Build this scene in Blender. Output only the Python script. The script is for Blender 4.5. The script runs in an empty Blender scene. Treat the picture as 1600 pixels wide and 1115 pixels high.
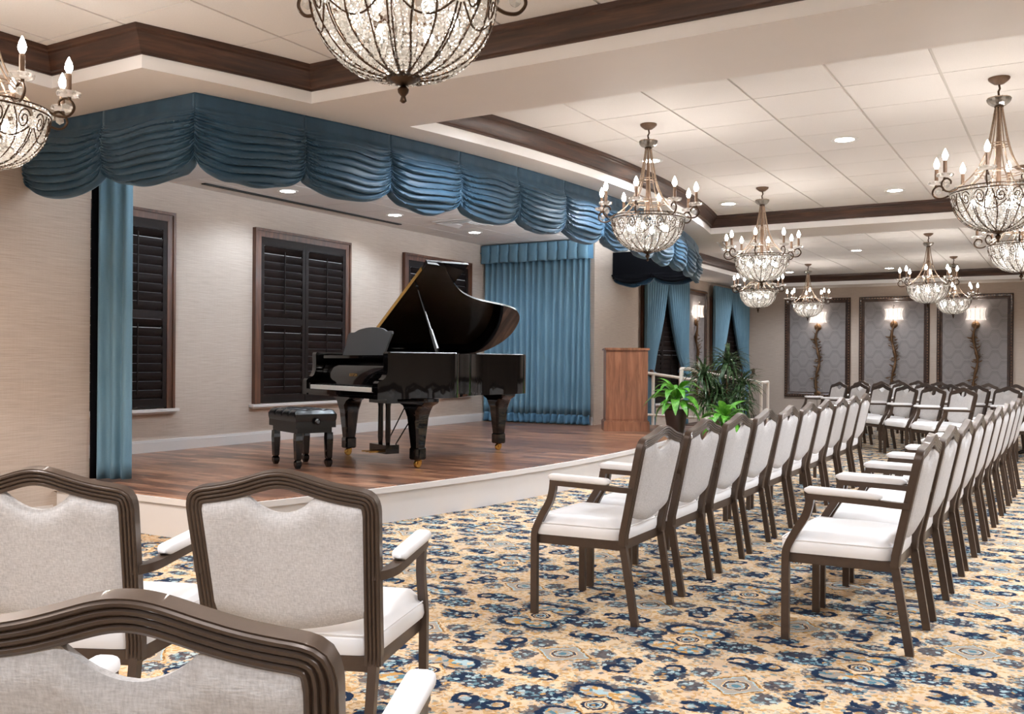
import bpy, bmesh, math, random
from mathutils import Vector, Matrix
random.seed(7)
PI = math.pi
SC = bpy.context.scene
COL = SC.collection

# ------------------------------------------------------------------ camera
cam_d = bpy.data.cameras.new('camera'); cam = bpy.data.objects.new('camera', cam_d); COL.objects.link(cam)
cam_d.sensor_width = 36.0; cam_d.lens = 1475.0/1600.0*36.0
cam_d.shift_y = 6.2/1600.0
cam_d.clip_start = 0.02
YAW = math.radians(30.7)
cam.matrix_world = Matrix.Translation((0, 0, 1.2)) @ Matrix.Rotation(YAW, 4, 'Z') @ Matrix.Rotation(PI/2, 4, 'X') @ Matrix.Rotation(0.0068, 4, 'Z')
SC.camera = cam

# ------------------------------------------------------------------ world, exposure
w = bpy.data.worlds.new('world'); SC.world = w; w.use_nodes = True
w.node_tree.nodes['Background'].inputs[0].default_value = (0.75, 0.82, 0.95, 1)
w.node_tree.nodes['Background'].inputs[1].default_value = 0.3
SC.view_settings.view_transform = 'Standard'; SC.view_settings.look = 'None'
SC.view_settings.gamma = 1.0; SC.view_settings.use_curve_mapping = False
SC.view_settings.exposure = 1.33
SC.cycles.caustics_reflective = False; SC.cycles.caustics_refractive = False
SC.cycles.max_bounces = 10; SC.cycles.diffuse_bounces = 5; SC.cycles.transmission_bounces = 8
SC.cycles.sample_clamp_indirect = 4.0

# light levels (watts / emission strengths)
W_DOWN = 85.0        # recessed ceiling downlight
W_STAGE = 38.0       # recessed stage downlight
E_CANDLE = 34.0     # candle bulb surface
E_BOWL = 60.0        # bulb inside a chandelier bowl
WARM = (1.0, 0.90, 0.80)
NEUT = (0.84, 0.91, 1.0)

# ------------------------------------------------------------------ helpers
def lin(r, g, b):
    f = lambda c: (c/255/12.92) if c/255 <= 0.04045 else ((c/255+0.055)/1.055)**2.4
    return (f(r), f(g), f(b), 1.0)

class MB:
    """collects vertices and faces; build() links them as ONE mesh object"""
    def __init__(s): s.v = []; s.f = []
    def add(s, vs, fs):
        o = len(s.v); s.v += [tuple(p) for p in vs]; s.f += [tuple(i+o for i in f) for f in fs]; return s
    def box(s, x0, y0, z0, x1, y1, z1):
        v = [(x0,y0,z0),(x1,y0,z0),(x1,y1,z0),(x0,y1,z0),(x0,y0,z1),(x1,y0,z1),(x1,y1,z1),(x0,y1,z1)]
        return s.add(v, [(0,3,2,1),(4,5,6,7),(0,1,5,4),(1,2,6,5),(2,3,7,6),(3,0,4,7)])
    def prism(s, pts, z0, z1):               # pts: ccw xy outline
        n = len(pts); v = [(x,y,z0) for x,y in pts]+[(x,y,z1) for x,y in pts]
        return s.add(v, [tuple(range(n))[::-1], tuple(range(n,2*n))]+[(i,(i+1)%n,n+(i+1)%n,n+i) for i in range(n)])
    def prism_x(s, pts, x0, x1):             # pts: yz outline, extruded along x
        n = len(pts); v = [(x0,y,z) for y,z in pts]+[(x1,y,z) for y,z in pts]
        return s.add(v, [tuple(range(n))[::-1], tuple(range(n,2*n))]+[(i,(i+1)%n,n+(i+1)%n,n+i) for i in range(n)])
    def lathe(s, prof, n=16, c=(0,0,0), caps=True, axis='z'):   # prof: (r, z) bottom to top
        v = []
        for r, z in prof:
            for k in range(n):
                a = 2*PI*k/n
                p = (r*math.cos(a), r*math.sin(a), z)
                if axis == 'x': p = (p[2], p[0], p[1])
                if axis == 'y': p = (p[1], p[2], p[0])
                v.append((c[0]+p[0], c[1]+p[1], c[2]+p[2]))
        f = []
        for j in range(len(prof)-1):
            for k in range(n):
                f.append((j*n+k, j*n+(k+1)%n, (j+1)*n+(k+1)%n, (j+1)*n+k))
        if caps:
            f.append(tuple(range(n))[::-1]); f.append(tuple(range((len(prof)-1)*n, len(prof)*n)))
        return s.add(v, f)
    def tube(s, pts, r, n=6, closed=False):
        pts = [Vector(p) for p in pts]; m = len(pts); v = []; f = []
        rr = r if isinstance(r, (list, tuple)) else [r]*m
        ref = None
        for i, p in enumerate(pts):
            if closed: t = pts[(i+1)%m]-pts[i-1]
            else: t = pts[min(i+1,m-1)]-pts[max(i-1,0)]
            t.normalize()
            if ref is None: ref = t.orthogonal().normalized()
            ref = (ref - t*ref.dot(t))
            if ref.length < 1e-6: ref = t.orthogonal()
            ref.normalize(); b = t.cross(ref)
            for k in range(n):
                a = 2*PI*k/n; v.append(p+(ref*math.cos(a)+b*math.sin(a))*rr[i])
        for i in range(m if closed else m-1):
            j = (i+1) % m
            for k in range(n): f.append((i*n+k, i*n+(k+1)%n, j*n+(k+1)%n, j*n+k))
        if not closed: f.append(tuple(range(n))[::-1]); f.append(tuple(range((m-1)*n, m*n)))
        return s.add(v, f)
    def sweep(s, pts, prof, bn, closed=False):
        """profile (a along in-plane normal, b along fixed binormal bn) along pts"""
        pts = [Vector(p) for p in pts]; m = len(pts); n = len(prof); v = []; f = []
        for i, p in enumerate(pts):
            if closed: t0 = (pts[i]-pts[i-1]).normalized(); t1 = (pts[(i+1)%m]-pts[i]).normalized()
            else:
                t0 = (pts[i]-pts[i-1]).normalized() if i else (pts[1]-pts[0]).normalized()
                t1 = (pts[i+1]-pts[i]).normalized() if i < m-1 else t0
            t = (t0+t1).normalized(); b = Vector(bn[i] if isinstance(bn, list) else bn)
            b = (b - t*b.dot(t)).normalized(); nn = b.cross(t).normalized()
            k = 1.0/max(0.35, math.sqrt(max(0.0, (1+t0.dot(t1))/2)))
            for a, c in prof: v.append(p+nn*a*k+b*c)
        for i in range(m if closed else m-1):
            j = (i+1) % m
            for q in range(n): f.append((i*n+q, i*n+(q+1)%n, j*n+(q+1)%n, j*n+q))
        if not closed: f.append(tuple(range(n))[::-1]); f.append(tuple(range((m-1)*n, m*n)))
        return s.add(v, f)
    def grid(s, fn, nu, nv, closed_u=False):
        v = [fn(i/nu, j/nv) for j in range(nv+1) for i in range(nu+(0 if closed_u else 1))]
        w_ = nu if closed_u else nu+1; f = []
        for j in range(nv):
            for i in range(nu):
                i2 = (i+1) % w_
                f.append((j*w_+i, j*w_+i2, (j+1)*w_+i2, (j+1)*w_+i))
        return s.add(v, f)
    def ico(s, c, r, sub=1, sz=1.0):
        V, Fc = ICO[sub]; return s.add([(c[0]+x*r, c[1]+y*r, c[2]+z*r*sz) for x,y,z in V], Fc)
    def mesh(s, name, mat, smooth=None):
        me = bpy.data.meshes.new(name); me.from_pydata(s.v, [], s.f)
        me.validate(clean_customdata=False)
        bm = bmesh.new(); bm.from_mesh(me); bmesh.ops.recalc_face_normals(bm, faces=bm.faces); bm.to_mesh(me); bm.free()
        if mat: me.materials.append(mat)
        if smooth is not None:
            me.polygons.foreach_set('use_smooth', [True]*len(me.polygons))
            me.set_sharp_from_angle(angle=math.radians(smooth))
        me.update(); return me
    def build(s, name, mat, parent=None, smooth=None):
        return obj(name, s.mesh(name, mat, smooth), parent)
def _ico(sub):
    bm = bmesh.new(); bmesh.ops.create_icosphere(bm, subdivisions=sub, radius=1)
    r = ([tuple(v.co) for v in bm.verts], [tuple(v.index for v in f.verts) for f in bm.faces]); bm.free(); return r
def _octa():
    return ([(1,0,0),(-1,0,0),(0,1,0),(0,-1,0),(0,0,1),(0,0,-1)], [(0,2,4),(2,1,4),(1,3,4),(3,0,4),(2,0,5),(1,2,5),(3,1,5),(0,3,5)])
ICO = {0: _octa(), 1: _ico(1), 2: _ico(2), 3: _ico(3)}

def obj(name, me, parent=None):
    o = bpy.data.objects.new(name, me); COL.objects.link(o)
    if parent is not None: o.parent = parent
    return o
def tag(o, label=None, cat=None, group=None, kind=None):
    if label: o['label'] = label
    if cat: o['category'] = cat
    if group: o['group'] = group
    if kind: o['kind'] = kind
    return o
def thing(name, label, cat, loc=(0,0,0), rz=0.0, group=None):
    o = obj(name, None); o.empty_display_size = 0.1; o.location = loc; o.rotation_euler = (0,0,rz)
    return tag(o, label, cat, group)
def struct(name, loc=(0,0,0)):
    o = obj(name, None); o.location = loc; return tag(o, kind='structure')
def copy_tree(o, parent=None):
    c = o.copy(); COL.objects.link(c)
    if parent is not None:
        c.parent = parent
    for ch in list(o.children): copy_tree(ch, c)
    return c
def dup(o, loc, rz=None, label=None, group=None):
    c = copy_tree(o); c.location = loc
    if rz is not None: c.rotation_euler = (0,0,rz)
    if label: c['label'] = label
    if group: c['group'] = group
    return c
def catmull(pts, n=8):
    P = [Vector(p) for p in pts]; P = [P[0]*2-P[1]]+P+[P[-1]*2-P[-2]]; out = []
    for i in range(1, len(P)-2):
        a, b, c, d = P[i-1], P[i], P[i+1], P[i+2]
        for k in range(n):
            t = k/n
            out.append(0.5*((2*b)+(c-a)*t+(2*a-5*b+4*c-d)*t*t+(3*b-a-3*c+d)*t**3))
    out.append(P[-2]); return out

# ------------------------------------------------------------------ node material kit
class V:
    def __init__(s, nt, sock): s.nt = nt; s.s = sock
    def _m(s, op, b=None, c=None):
        n = s.nt.nodes.new('ShaderNodeMath'); n.operation = op
        s.nt.links.new(s.s, n.inputs[0])
        for k, q in ((1, b), (2, c)):
            if q is None: continue
            if isinstance(q, V): s.nt.links.new(q.s, n.inputs[k])
            else: n.inputs[k].default_value = q
        return V(s.nt, n.outputs[0])
    def __add__(s, o): return s._m('ADD', o)
    def __sub__(s, o): return s._m('SUBTRACT', o)
    def __mul__(s, o): return s._m('MULTIPLY', o)
    def __truediv__(s, o): return s._m('DIVIDE', o)
    def f(s, op, b=None, c=None): return s._m(op, b, c)
    def step(s, lo, hi):
        n = s.nt.nodes.new('ShaderNodeMapRange'); n.interpolation_type = 'SMOOTHSTEP'
        s.nt.links.new(s.s, n.inputs[0]); n.inputs[1].default_value = lo; n.inputs[2].default_value = hi
        return V(s.nt, n.outputs[0])
    def band(s, c, hw, soft):            # 1 inside c +- hw
        return (s-c).f('ABSOLUTE').step(hw+soft, hw)
class Mat:
    def __init__(s, name):
        s.m = bpy.data.materials.new(name); s.m.use_nodes = True; s.nt = s.m.node_tree
        s.b = s.nt.nodes['Principled BSDF']; s.out = s.nt.nodes['Material Output']
    def pos(s):
        g = s.nt.nodes.new('ShaderNodeNewGeometry'); return g.outputs['Position']
    def objco(s):
        g = s.nt.nodes.new('ShaderNodeTexCoord'); return g.outputs['Object']
    def xyz(s, sock):
        n = s.nt.nodes.new('ShaderNodeSeparateXYZ'); s.nt.links.new(sock, n.inputs[0]); return [V(s.nt, n.outputs[i]) for i in range(3)]
    def comb(s, x, y, z):
        n = s.nt.nodes.new('ShaderNodeCombineXYZ')
        for i, q in enumerate((x, y, z)):
            if isinstance(q, V): s.nt.links.new(q.s, n.inputs[i])
            else: n.inputs[i].default_value = q
        return n.outputs[0]
    def mapping(s, sock, scale=(1,1,1), rot=(0,0,0), loc=(0,0,0)):
        n = s.nt.nodes.new('ShaderNodeMapping'); s.nt.links.new(sock, n.inputs[0])
        n.inputs['Scale'].default_value = scale; n.inputs['Rotation'].default_value = rot; n.inputs['Location'].default_value = loc
        return n.outputs[0]
    def noise(s, sock, scale, detail=3.0, rough=0.55, dist=0.0):
        n = s.nt.nodes.new('ShaderNodeTexNoise'); s.nt.links.new(sock, n.inputs['Vector'])
        n.inputs['Scale'].default_value = scale; n.inputs['Detail'].default_value = detail
        n.inputs['Roughness'].default_value = rough; n.inputs['Distortion'].default_value = dist
        return V(s.nt, n.outputs[0]), n.outputs[1]
    def voronoi(s, sock, scale, feature='F1', rnd=1.0):
        n = s.nt.nodes.new('ShaderNodeTexVoronoi'); n.feature = feature; s.nt.links.new(sock, n.inputs['Vector'])
        n.inputs['Scale'].default_value = scale; n.inputs['Randomness'].default_value = rnd
        return n
    def ramp(s, v, stops, interp='LINEAR'):
        n = s.nt.nodes.new('ShaderNodeValToRGB'); s.nt.links.new(v.s, n.inputs[0]); e = n.color_ramp; e.interpolation = interp
        while len(e.elements) < len(stops): e.elements.new(0.5)
        for k, (p, c) in enumerate(stops): e.elements[k].position = p; e.elements[k].color = c
        return n.outputs[0]
    def mix(s, fac, a, b, mode='MIX'):
        n = s.nt.nodes.new('ShaderNodeMix'); n.data_type = 'RGBA'; n.blend_type = mode
        if isinstance(fac, V): s.nt.links.new(fac.s, n.inputs[0])
        else: n.inputs[0].default_value = fac
        for k, q in ((6, a), (7, b)):
            if isinstance(q, tuple): n.inputs[k].default_value = q
            else: s.nt.links.new(q, n.inputs[k])
        return n.outputs[2]
    def bump(s, v, strength=0.3, dist=0.01):
        n = s.nt.nodes.new('ShaderNodeBump'); n.inputs['Strength'].default_value = strength; n.inputs['Distance'].default_value = dist
        s.nt.links.new(v.s, n.inputs['Height']); s.nt.links.new(n.outputs[0], s.b.inputs['Normal']); return s
    def col(s, c):
        if isinstance(c, tuple): s.b.inputs['Base Color'].default_value = c
        else: s.nt.links.new(c, s.b.inputs['Base Color'])
        return s
    def set(s, **k):
        names = dict(rough='Roughness', metal='Metallic', spec='Specular IOR Level', coat='Coat Weight', coatr='Coat Roughness',
                     sheen='Sheen Weight', sheenr='Sheen Roughness', trans='Transmission Weight', ior='IOR', es='Emission Strength', sub='Subsurface Weight')
        for a, q in k.items():
            if a == 'ec': s.b.inputs['Emission Color'].default_value = q
            elif a == 'sheent': s.b.inputs['Sheen Tint'].default_value = q
            elif isinstance(q, V): s.nt.links.new(q.s, s.b.inputs[names[a]])
            else: s.b.inputs[names[a]].default_value = q
        return s
MT = {}
def simple(name, c, rough=0.5, var=0.0, scale=20.0, bump=0.0, **k):
    M = Mat(name); M.set(rough=rough, **k)
    if var > 0 or bump > 0:
        n, _ = M.noise(M.objco(), scale, 4)
        if var > 0:
            d = tuple(x*(1-var) for x in c[:3])+(1,); e = tuple(min(1, x*(1+var)) for x in c[:3])+(1,)
            M.col(M.ramp(n, [(0.3, d), (0.7, e)]))
        else: M.col(c)
        if bump > 0: M.bump(n, bump, 0.004)
    else: M.col(c)
    MT[name] = M.m; return M.m

simple('white_paint', lin(226, 219, 212), 0.45, 0.015, 6)
simple('band_lit_paint', lin(246, 244, 243), 0.45, 0.01, 6)  # the soffit's paint, whitened to imitate light falling on the band
simple('soffit_paint', lin(220, 211, 204), 0.6, 0.015, 3)
simple('tile_white', lin(222, 216, 211), 0.85, 0.03, 120, 0.15)
simple('grid_grey', lin(196, 188, 180), 0.6, 0.01, 10)
simple('white_trim', lin(214, 209, 206), 0.35, 0.01, 8)
simple('rail_paint', lin(236, 226, 214), 0.35, 0.01, 8)
simple('bronze', lin(74, 56, 42), 0.38, 0.2, 60, 0.05, metal=0.85)
simple('antique_gold', lin(158, 138, 120), 0.35, 0.2, 80, 0.08, metal=0.8)
simple('candle_sleeve', lin(112, 88, 70), 0.45, 0.15, 60, metal=0.35)
simple('chair_frame', lin(78, 62, 51), 0.36, 0.06, 40, metal=0.35, coat=0.25)
simple('piano_black', lin(6, 5, 5), 0.035, 0.1, 3)
simple('piano_satin', lin(34, 34, 36), 0.4, 0.1, 4)
simple('brass', lin(205, 160, 84), 0.22, 0.1, 30, metal=1.0)
simple('soundboard', lin(74, 50, 28), 0.5, 0.15, 12)  # gold wood darkened to stand in for shade inside the piano
simple('ivory', lin(238, 234, 226), 0.25, 0.02, 20)
simple('ebony', lin(12, 11, 11), 0.3, 0.1, 20)
simple('leather', lin(11, 11, 12), 0.27, 0.2, 180, 0.12)
simple('lens_trim', lin(240, 238, 234), 0.4, 0.01, 8)
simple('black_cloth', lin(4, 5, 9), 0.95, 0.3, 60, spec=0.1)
simple('pot_brown', lin(46, 32, 27), 0.3, 0.2, 14, 0.1)
simple('soil', lin(40, 30, 22), 0.95, 0.4, 60, 0.6)
simple('cane', lin(120, 98, 74), 0.8, 0.3, 40, 0.4)
simple('twig_bronze', lin(104, 78, 54), 0.45, 0.3, 60, 0.3, metal=0.6)
simple('dark_void', lin(14, 12, 12), 0.9, 0.1, 5)
simple('slot_black', lin(18, 18, 18), 0.7, 0.1, 5)
simple('rubber', lin(14, 14, 14), 0.6, 0.2, 30)
simple('stud_gold', lin(150, 112, 80), 0.35, 0.2, 50, metal=0.6)

def mat_wall():
    M = Mat('grasscloth'); p = M.objco()
    a, _ = M.noise(M.mapping(p, (5, 5, 330)), 1.0, 4, 0.6)
    b, _ = M.noise(M.mapping(p, (150, 150, 6)), 1.0, 3, 0.6)
    c, _ = M.noise(p, 0.9, 2)
    v = a*0.66+b*0.1+c*0.24
    M.col(M.ramp(v, [(0.32, lin(164, 148, 136)), (0.5, lin(185, 170, 157)), (0.68, lin(201, 188, 176))]))
    M.set(rough=0.75).bump(a*0.7+b*0.3, 0.25, 0.004); MT['grasscloth'] = M.m
mat_wall()
def mat_wood(name, dark, mid, light, scale=(3, 30, 30), rough=0.35, coat=0.3, axis_obj=True):
    M = Mat(name); p = M.objco() if axis_obj else M.pos()
    n1, _ = M.noise(M.mapping(p, scale), 1.0, 6, 0.6, 0.6)
    n2, _ = M.noise(p, 2.0, 2)
    v = n1*0.8+n2*0.2
    M.col(M.ramp(v, [(0.3, dark), (0.5, mid), (0.72, light)])).set(rough=rough, coat=coat, coatr=0.15).bump(n1, 0.08, 0.003)
    MT[name] = M.m
mat_wood('crown_wood', lin(38, 22, 15), lin(62, 38, 26), lin(92, 60, 42), (2.5, 2.5, 38), 0.5, 0.06)
mat_wood('shutter_wood', lin(13, 8, 7), lin(21, 13, 11), lin(32, 20, 17), (3, 3, 30), 0.5, 0.05)
MT['shutter_wood'].node_tree.nodes['Principled BSDF'].inputs['Specular IOR Level'].default_value = 0.12
mat_wood('casing_wood', lin(52, 30, 20), lin(78, 46, 30), lin(108, 68, 46), (30, 30, 3), 0.4, 0.2)
mat_wood('podium_wood', lin(92, 56, 38), lin(128, 82, 58), lin(158, 108, 80), (26, 26, 2.2), 0.33, 0.35)
mat_wood('frame_wood', lin(34, 22, 17), lin(56, 38, 30), lin(84, 60, 48), (20, 20, 20), 0.35, 0.3)

def mat_stage():
    M = Mat('stage_planks'); p = M.pos()
    br = M.nt.nodes.new('ShaderNodeTexBrick'); M.nt.links.new(M.mapping(p, (1, 1, 1)), br.inputs['Vector'])
    br.inputs['Scale'].default_value = 1.0; br.inputs['Brick Width'].default_value = 1.15; br.inputs['Row Height'].default_value = 0.125
    br.inputs['Mortar Size'].default_value = 0.0016; br.inputs['Mortar Smooth'].default_value = 0.3; br.offset = 0.37
    br.inputs['Color1'].default_value = (0, 0, 0, 1); br.inputs['Color2'].default_value = (1, 1, 1, 1); br.inputs['Mortar'].default_value = (0.35, 0.35, 0.35, 1)
    sep = M.nt.nodes.new('ShaderNodeSeparateColor'); M.nt.links.new(br.outputs['Color'], sep.inputs[0])
    cell = V(M.nt, sep.outputs[0])
    x, y, z = M.xyz(p)
    n1, _ = M.noise(M.comb(x*2.2+cell*31.0, y*26.0, cell*7.0), 1.0, 6, 0.65, 0.8)
    n2, _ = M.noise(M.comb(x*1.1, y*5.0, cell*9.0), 1.0, 3)
    v = n1*0.6+n2*0.28+cell*0.12
    c = M.ramp(v, [(0.37, lin(44, 27, 20)), (0.45, lin(92, 60, 44)), (0.52, lin(130, 88, 64)), (0.60, lin(172, 126, 96))])
    mort = V(M.nt, br.outputs['Fac'])
    M.col(M.mix(mort*0.6, c, lin(40, 22, 15))).set(rough=0.3, coat=0.15, coatr=0.12).bump(n1*0.3-mort, 0.12, 0.002)
    MT['stage_planks'] = M.m
mat_stage()

def mat_velvet(name, d, l, sheen=0.5, rough=0.75):
    M = Mat(name); p = M.objco()
    n, _ = M.noise(M.mapping(p, (6, 6, 1.5)), 1.0, 4, 0.6)
    g, _ = M.noise(p, 220, 2)
    M.col(M.ramp(n*0.7+g*0.3, [(0.3, d), (0.7, l)])).set(rough=rough, sheen=sheen, sheenr=0.35, sheent=(0.55, 0.8, 1.0, 1)).bump(g, 0.08, 0.002)
    MT[name] = M.m
mat_velvet('valance_blue', lin(36, 64, 84), lin(52, 86, 110), 0.35, 0.5)
mat_velvet('drape_blue', lin(84, 120, 140), lin(110, 146, 165), 0.5)
mat_velvet('hem_blue', lin(60, 100, 128), lin(82, 124, 150), 0.5)

def mat_chair_fabric():
    M = Mat('chair_fabric'); p = M.objco()
    a, _ = M.noise(M.mapping(p, (260, 260, 60)), 1.0, 3, 0.6); b, _ = M.noise(M.mapping(p, (70, 70, 330)), 1.0, 3, 0.6); c, _ = M.noise(p, 5, 3)
    v = a*0.42+b*0.42+c*0.16
    M.col(M.ramp(v, [(0.3, lin(172, 165, 161)), (0.5, lin(200, 194, 190)), (0.7, lin(222, 217, 214))])).set(rough=0.85, sheen=0.15).bump(a+b, 0.35, 0.002)
    MT['chair_fabric'] = M.m
    M = Mat('seat_vinyl'); p = M.objco(); a, _ = M.noise(p, 420, 2); c, _ = M.noise(p, 4, 2)
    M.col(M.ramp(c, [(0.3, lin(238, 234, 232)), (0.7, lin(246, 243, 242))])).set(rough=0.42).bump(a, 0.06, 0.001); MT['seat_vinyl'] = M.m
mat_chair_fabric()

def mat_damask():
    M = Mat('damask'); p = M.objco(); x, y, z = M.xyz(p)
    u = (x+y)*(2*PI/0.34); t = z*(2*PI/0.42)
    # ogee lattice: lines where cos(u/2)*cos(t/2) is near zero, softened by leaf-like wobble
    g0 = u.f('COSINE')+t.f('COSINE')+(u*2.0).f('COSINE')*(t.f('COSINE'))*0.35
    k = g0.f('ABSOLUTE')
    line = k.band(0.16, 0.05, 0.05)
    inner = k.band(1.1, 0.06, 0.08)
    n, _ = M.noise(p, 90, 3); g, _ = M.noise(p, 400, 2)
    base = M.ramp(n*0.5+g*0.5, [(0.3, lin(122, 116, 116)), (0.7, lin(144, 138, 137))])
    c = M.mix(line*0.5, base, lin(96, 90, 91)); c = M.mix(inner*0.18, c, lin(166, 160, 158))
    M.col(c).set(rough=0.55).bump(g+line*0.4, 0.15, 0.002); MT['damask'] = M.m
mat_damask()

def mat_carpet():
    M = Mat('carpet'); p = M.pos()
    _, wv = M.noise(p, 8.0, 2); wx, wy, wz = M.xyz(wv)
    _, wf = M.noise(p, 55.0, 2); fx, fy, fz = M.xyz(wf)
    x, y, z = M.xyz(p)
    X = x+(wx-0.5)*0.040+(fx-0.5)*0.024; Y = y+(wy-0.5)*0.040+(fy-0.5)*0.024
    PX, PY = 0.717, 0.922
    def cell(ox, oy):
        a = (((X-ox)/PX+0.5).f('FRACT')-0.5)*PX; b = (((Y-oy)/PY+0.5).f('FRACT')-0.5)*PY
        return a.f('ABSOLUTE'), b.f('ABSOLUTE')
    ax, ay = cell(-1.43, 3.907)
    bx, by = cell(-1.43+PX/2, 3.907+PY/2)
    def hyp(a, b, cx=0.0, cy=0.0, sx=1.0, sy=1.0):
        u = (a-cx)*(1/sx); v = (b-cy)*(1/sy); return (u*u+v*v).f('SQRT')
    tan1 = lin(234, 207, 172); tan2 = lin(222, 192, 162); gold = lin(204, 156, 92); navy = lin(27, 45, 71); navy2 = lin(44, 68, 95)
    teal = lin(96, 136, 150); pale = lin(178, 202, 208); grey = lin(176, 166, 154); brown = lin(120, 92, 66)
    nb, _ = M.noise(p, 4.0, 3); n12, _ = M.noise(p, 12.0, 2); n30, _ = M.noise(p, 48.0, 3)
    c = M.ramp(nb, [(0.35, tan2), (0.55, tan1), (0.7, lin(240, 212, 176))])
    pw = M.comb(X, Y, 0.0)
    def vor(sc):
        v = M.voronoi(pw, sc); q = M.nt.nodes.new('ShaderNodeSeparateColor'); M.nt.links.new(v.outputs['Color'], q.inputs[0])
        return V(M.nt, v.outputs['Distance']), V(M.nt, q.outputs[0]), V(M.nt, q.outputs[1])
    # ground: gold leaf sprigs and a few teal buds
    d1, r1, g1 = vor(36.0)
    spr = M.ramp(r1, [(0.0, gold), (0.36, gold), (0.38, grey), (0.54, grey), (0.56, teal), (0.70, teal), (0.72, tan1), (0.9, tan1), (0.91, brown), (0.95, navy2)], 'CONSTANT')
    c = M.mix(d1.step(0.46, 0.36)*0.8, c, spr)
    vine = n12.band(0.5, 0.016, 0.012); c = M.mix(vine*0.65, c, gold)
    # flower filling shared by the clusters
    d2, r2, g2 = vor(44.0)
    fl = M.ramp(r2, [(0.0, teal), (0.32, teal), (0.34, pale), (0.56, pale), (0.58, navy), (0.80, navy), (0.82, gold), (0.88, grey), (1, grey)], 'CONSTANT')
    fl = M.mix(d2.step(0.20, 0.12), fl, pale); fl = M.mix(d2.step(0.46, 0.56), fl, navy)
    soft = M.ramp(r2, [(0.0, gold), (0.25, gold), (0.27, pale), (0.45, grey), (0.62, teal), (0.80, grey), (0.92, tan1)], 'CONSTANT')
    def ell(cl, cx, cy, sx, sy, col, k=0.95, jag=0.25):
        nonlocal c
        h = hyp(cl[0], cl[1], cx, cy, sx, sy)+(n30-0.5)*jag*2
        c = M.mix(h.step(1.06, 0.94)*k, c, col)
    def rng(cl, cx, cy, rad, hw, col, gate=None, sy=1.0):
        nonlocal c
        h = hyp(cl[0], cl[1], cx, cy, 1.0, sy)+(n30-0.5)*0.016
        mk = h.band(rad, hw, 0.004)
        if gate is not None: mk = mk*gate
        c = M.mix(mk, c, col)
    A = (ax, ay); Bc = (bx, by)
    d3, r3, g3 = vor(70.0)
    spk = M.ramp(r3, [(0.0, gold), (0.3, gold), (0.32, grey), (0.5, grey), (0.52, teal), (0.66, teal), (0.68, pale), (0.8, pale), (0.82, brown), (0.9, brown), (0.92, tan1)], 'CONSTANT')
    c = M.mix((d3.step(0.5, 0.38)*n12.step(0.44, 0.56))*0.6, c, spk)
    ell(A, 0.235, 0.0, 0.105, 0.078, fl, 0.95, 0.4)
    ell(A, 0.075, 0.15, 0.115, 0.10, fl, 0.8, 0.5)
    ell(A, 0.0, 0.305, 0.075, 0.036, fl, 0.9, 0.35)
    ell(A, 0.33, 0.19, 0.05, 0.05, fl, 0.55, 0.6)
    ell(A, 0.14, 0.03, 0.04, 0.04, fl)
    # the four petals of the medallion
    ell(A, 0.066, 0.140, 0.088, 0.076, navy, 1.0, 0.12)
    ell(A, 0.060, 0.132, 0.066, 0.054, soft, 1.0, 0.2)
    st = (ax*(1/0.074)+ay*(1/0.086))+(n30-0.5)*0.5
    c = M.mix(st.step(1.2, 1.1), c, gold); c = M.mix(st.step(1.06, 0.98), c, tan1)
    ra = hyp(ax, ay)
    ros = M.ramp(ra*(1/0.05), [(0.0, gold), (0.16, navy2), (0.34, pale), (0.5, brown), (0.62, tan1), (0.72, navy), (0.9, brown)], 'CONSTANT')
    c = M.mix(ra.step(0.050, 0.047), c, ros)
    # the diamond motif with its four scroll bunches
    ell(Bc, 0.140, 0.085, 0.055, 0.06, fl, 0.85, 0.4)
    for cx, cy in ((0.25, 0.0), (0.0, 0.265)):
        ell(Bc, cx, cy, 0.07, 0.062, fl, 0.92, 0.45)
    gate = n12.step(0.40, 0.46)
    rng(Bc, 0.265, 0.055, 0.040, 0.011, navy, gate); rng(Bc, 0.065, 0.285, 0.040, 0.011, navy, gate)
    ell(Bc, 0.265, 0.055, 0.02, 0.02, soft, 0.7); ell(Bc, 0.065, 0.285, 0.02, 0.02, soft, 0.7)
    dm = bx+by
    c = M.mix(dm.step(0.128, 0.124), c, gold); c = M.mix(dm.step(0.113, 0.110), c, pale); c = M.mix(dm.step(0.103, 0.100), c, grey)
    c = M.mix(dm.band(0.119, 0.003, 0.002)*n30.step(0.45, 0.5), c, brown)
    rb = hyp(bx, by)
    ros2 = M.ramp(rb*(1/0.058), [(0.0, teal), (0.3, grey), (0.5, pale), (0.62, brown), (0.76, navy2), (0.84, tan1), (0.93, gold)], 'CONSTANT')
    c = M.mix(rb.step(0.058, 0.055), c, ros2)
    nf, _ = M.noise(p, 330.0, 2)
    jit = M.ramp(nf, [(0.3, (0.60, 0.60, 0.60, 1)), (0.7, (0.94, 0.94, 0.94, 1))])
    c = M.mix(1.0, c, jit, 'MULTIPLY')
    M.col(c).set(rough=0.95, spec=0.1).bump(nf, 0.4, 0.005); MT['carpet'] = M.m
mat_carpet()

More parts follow.
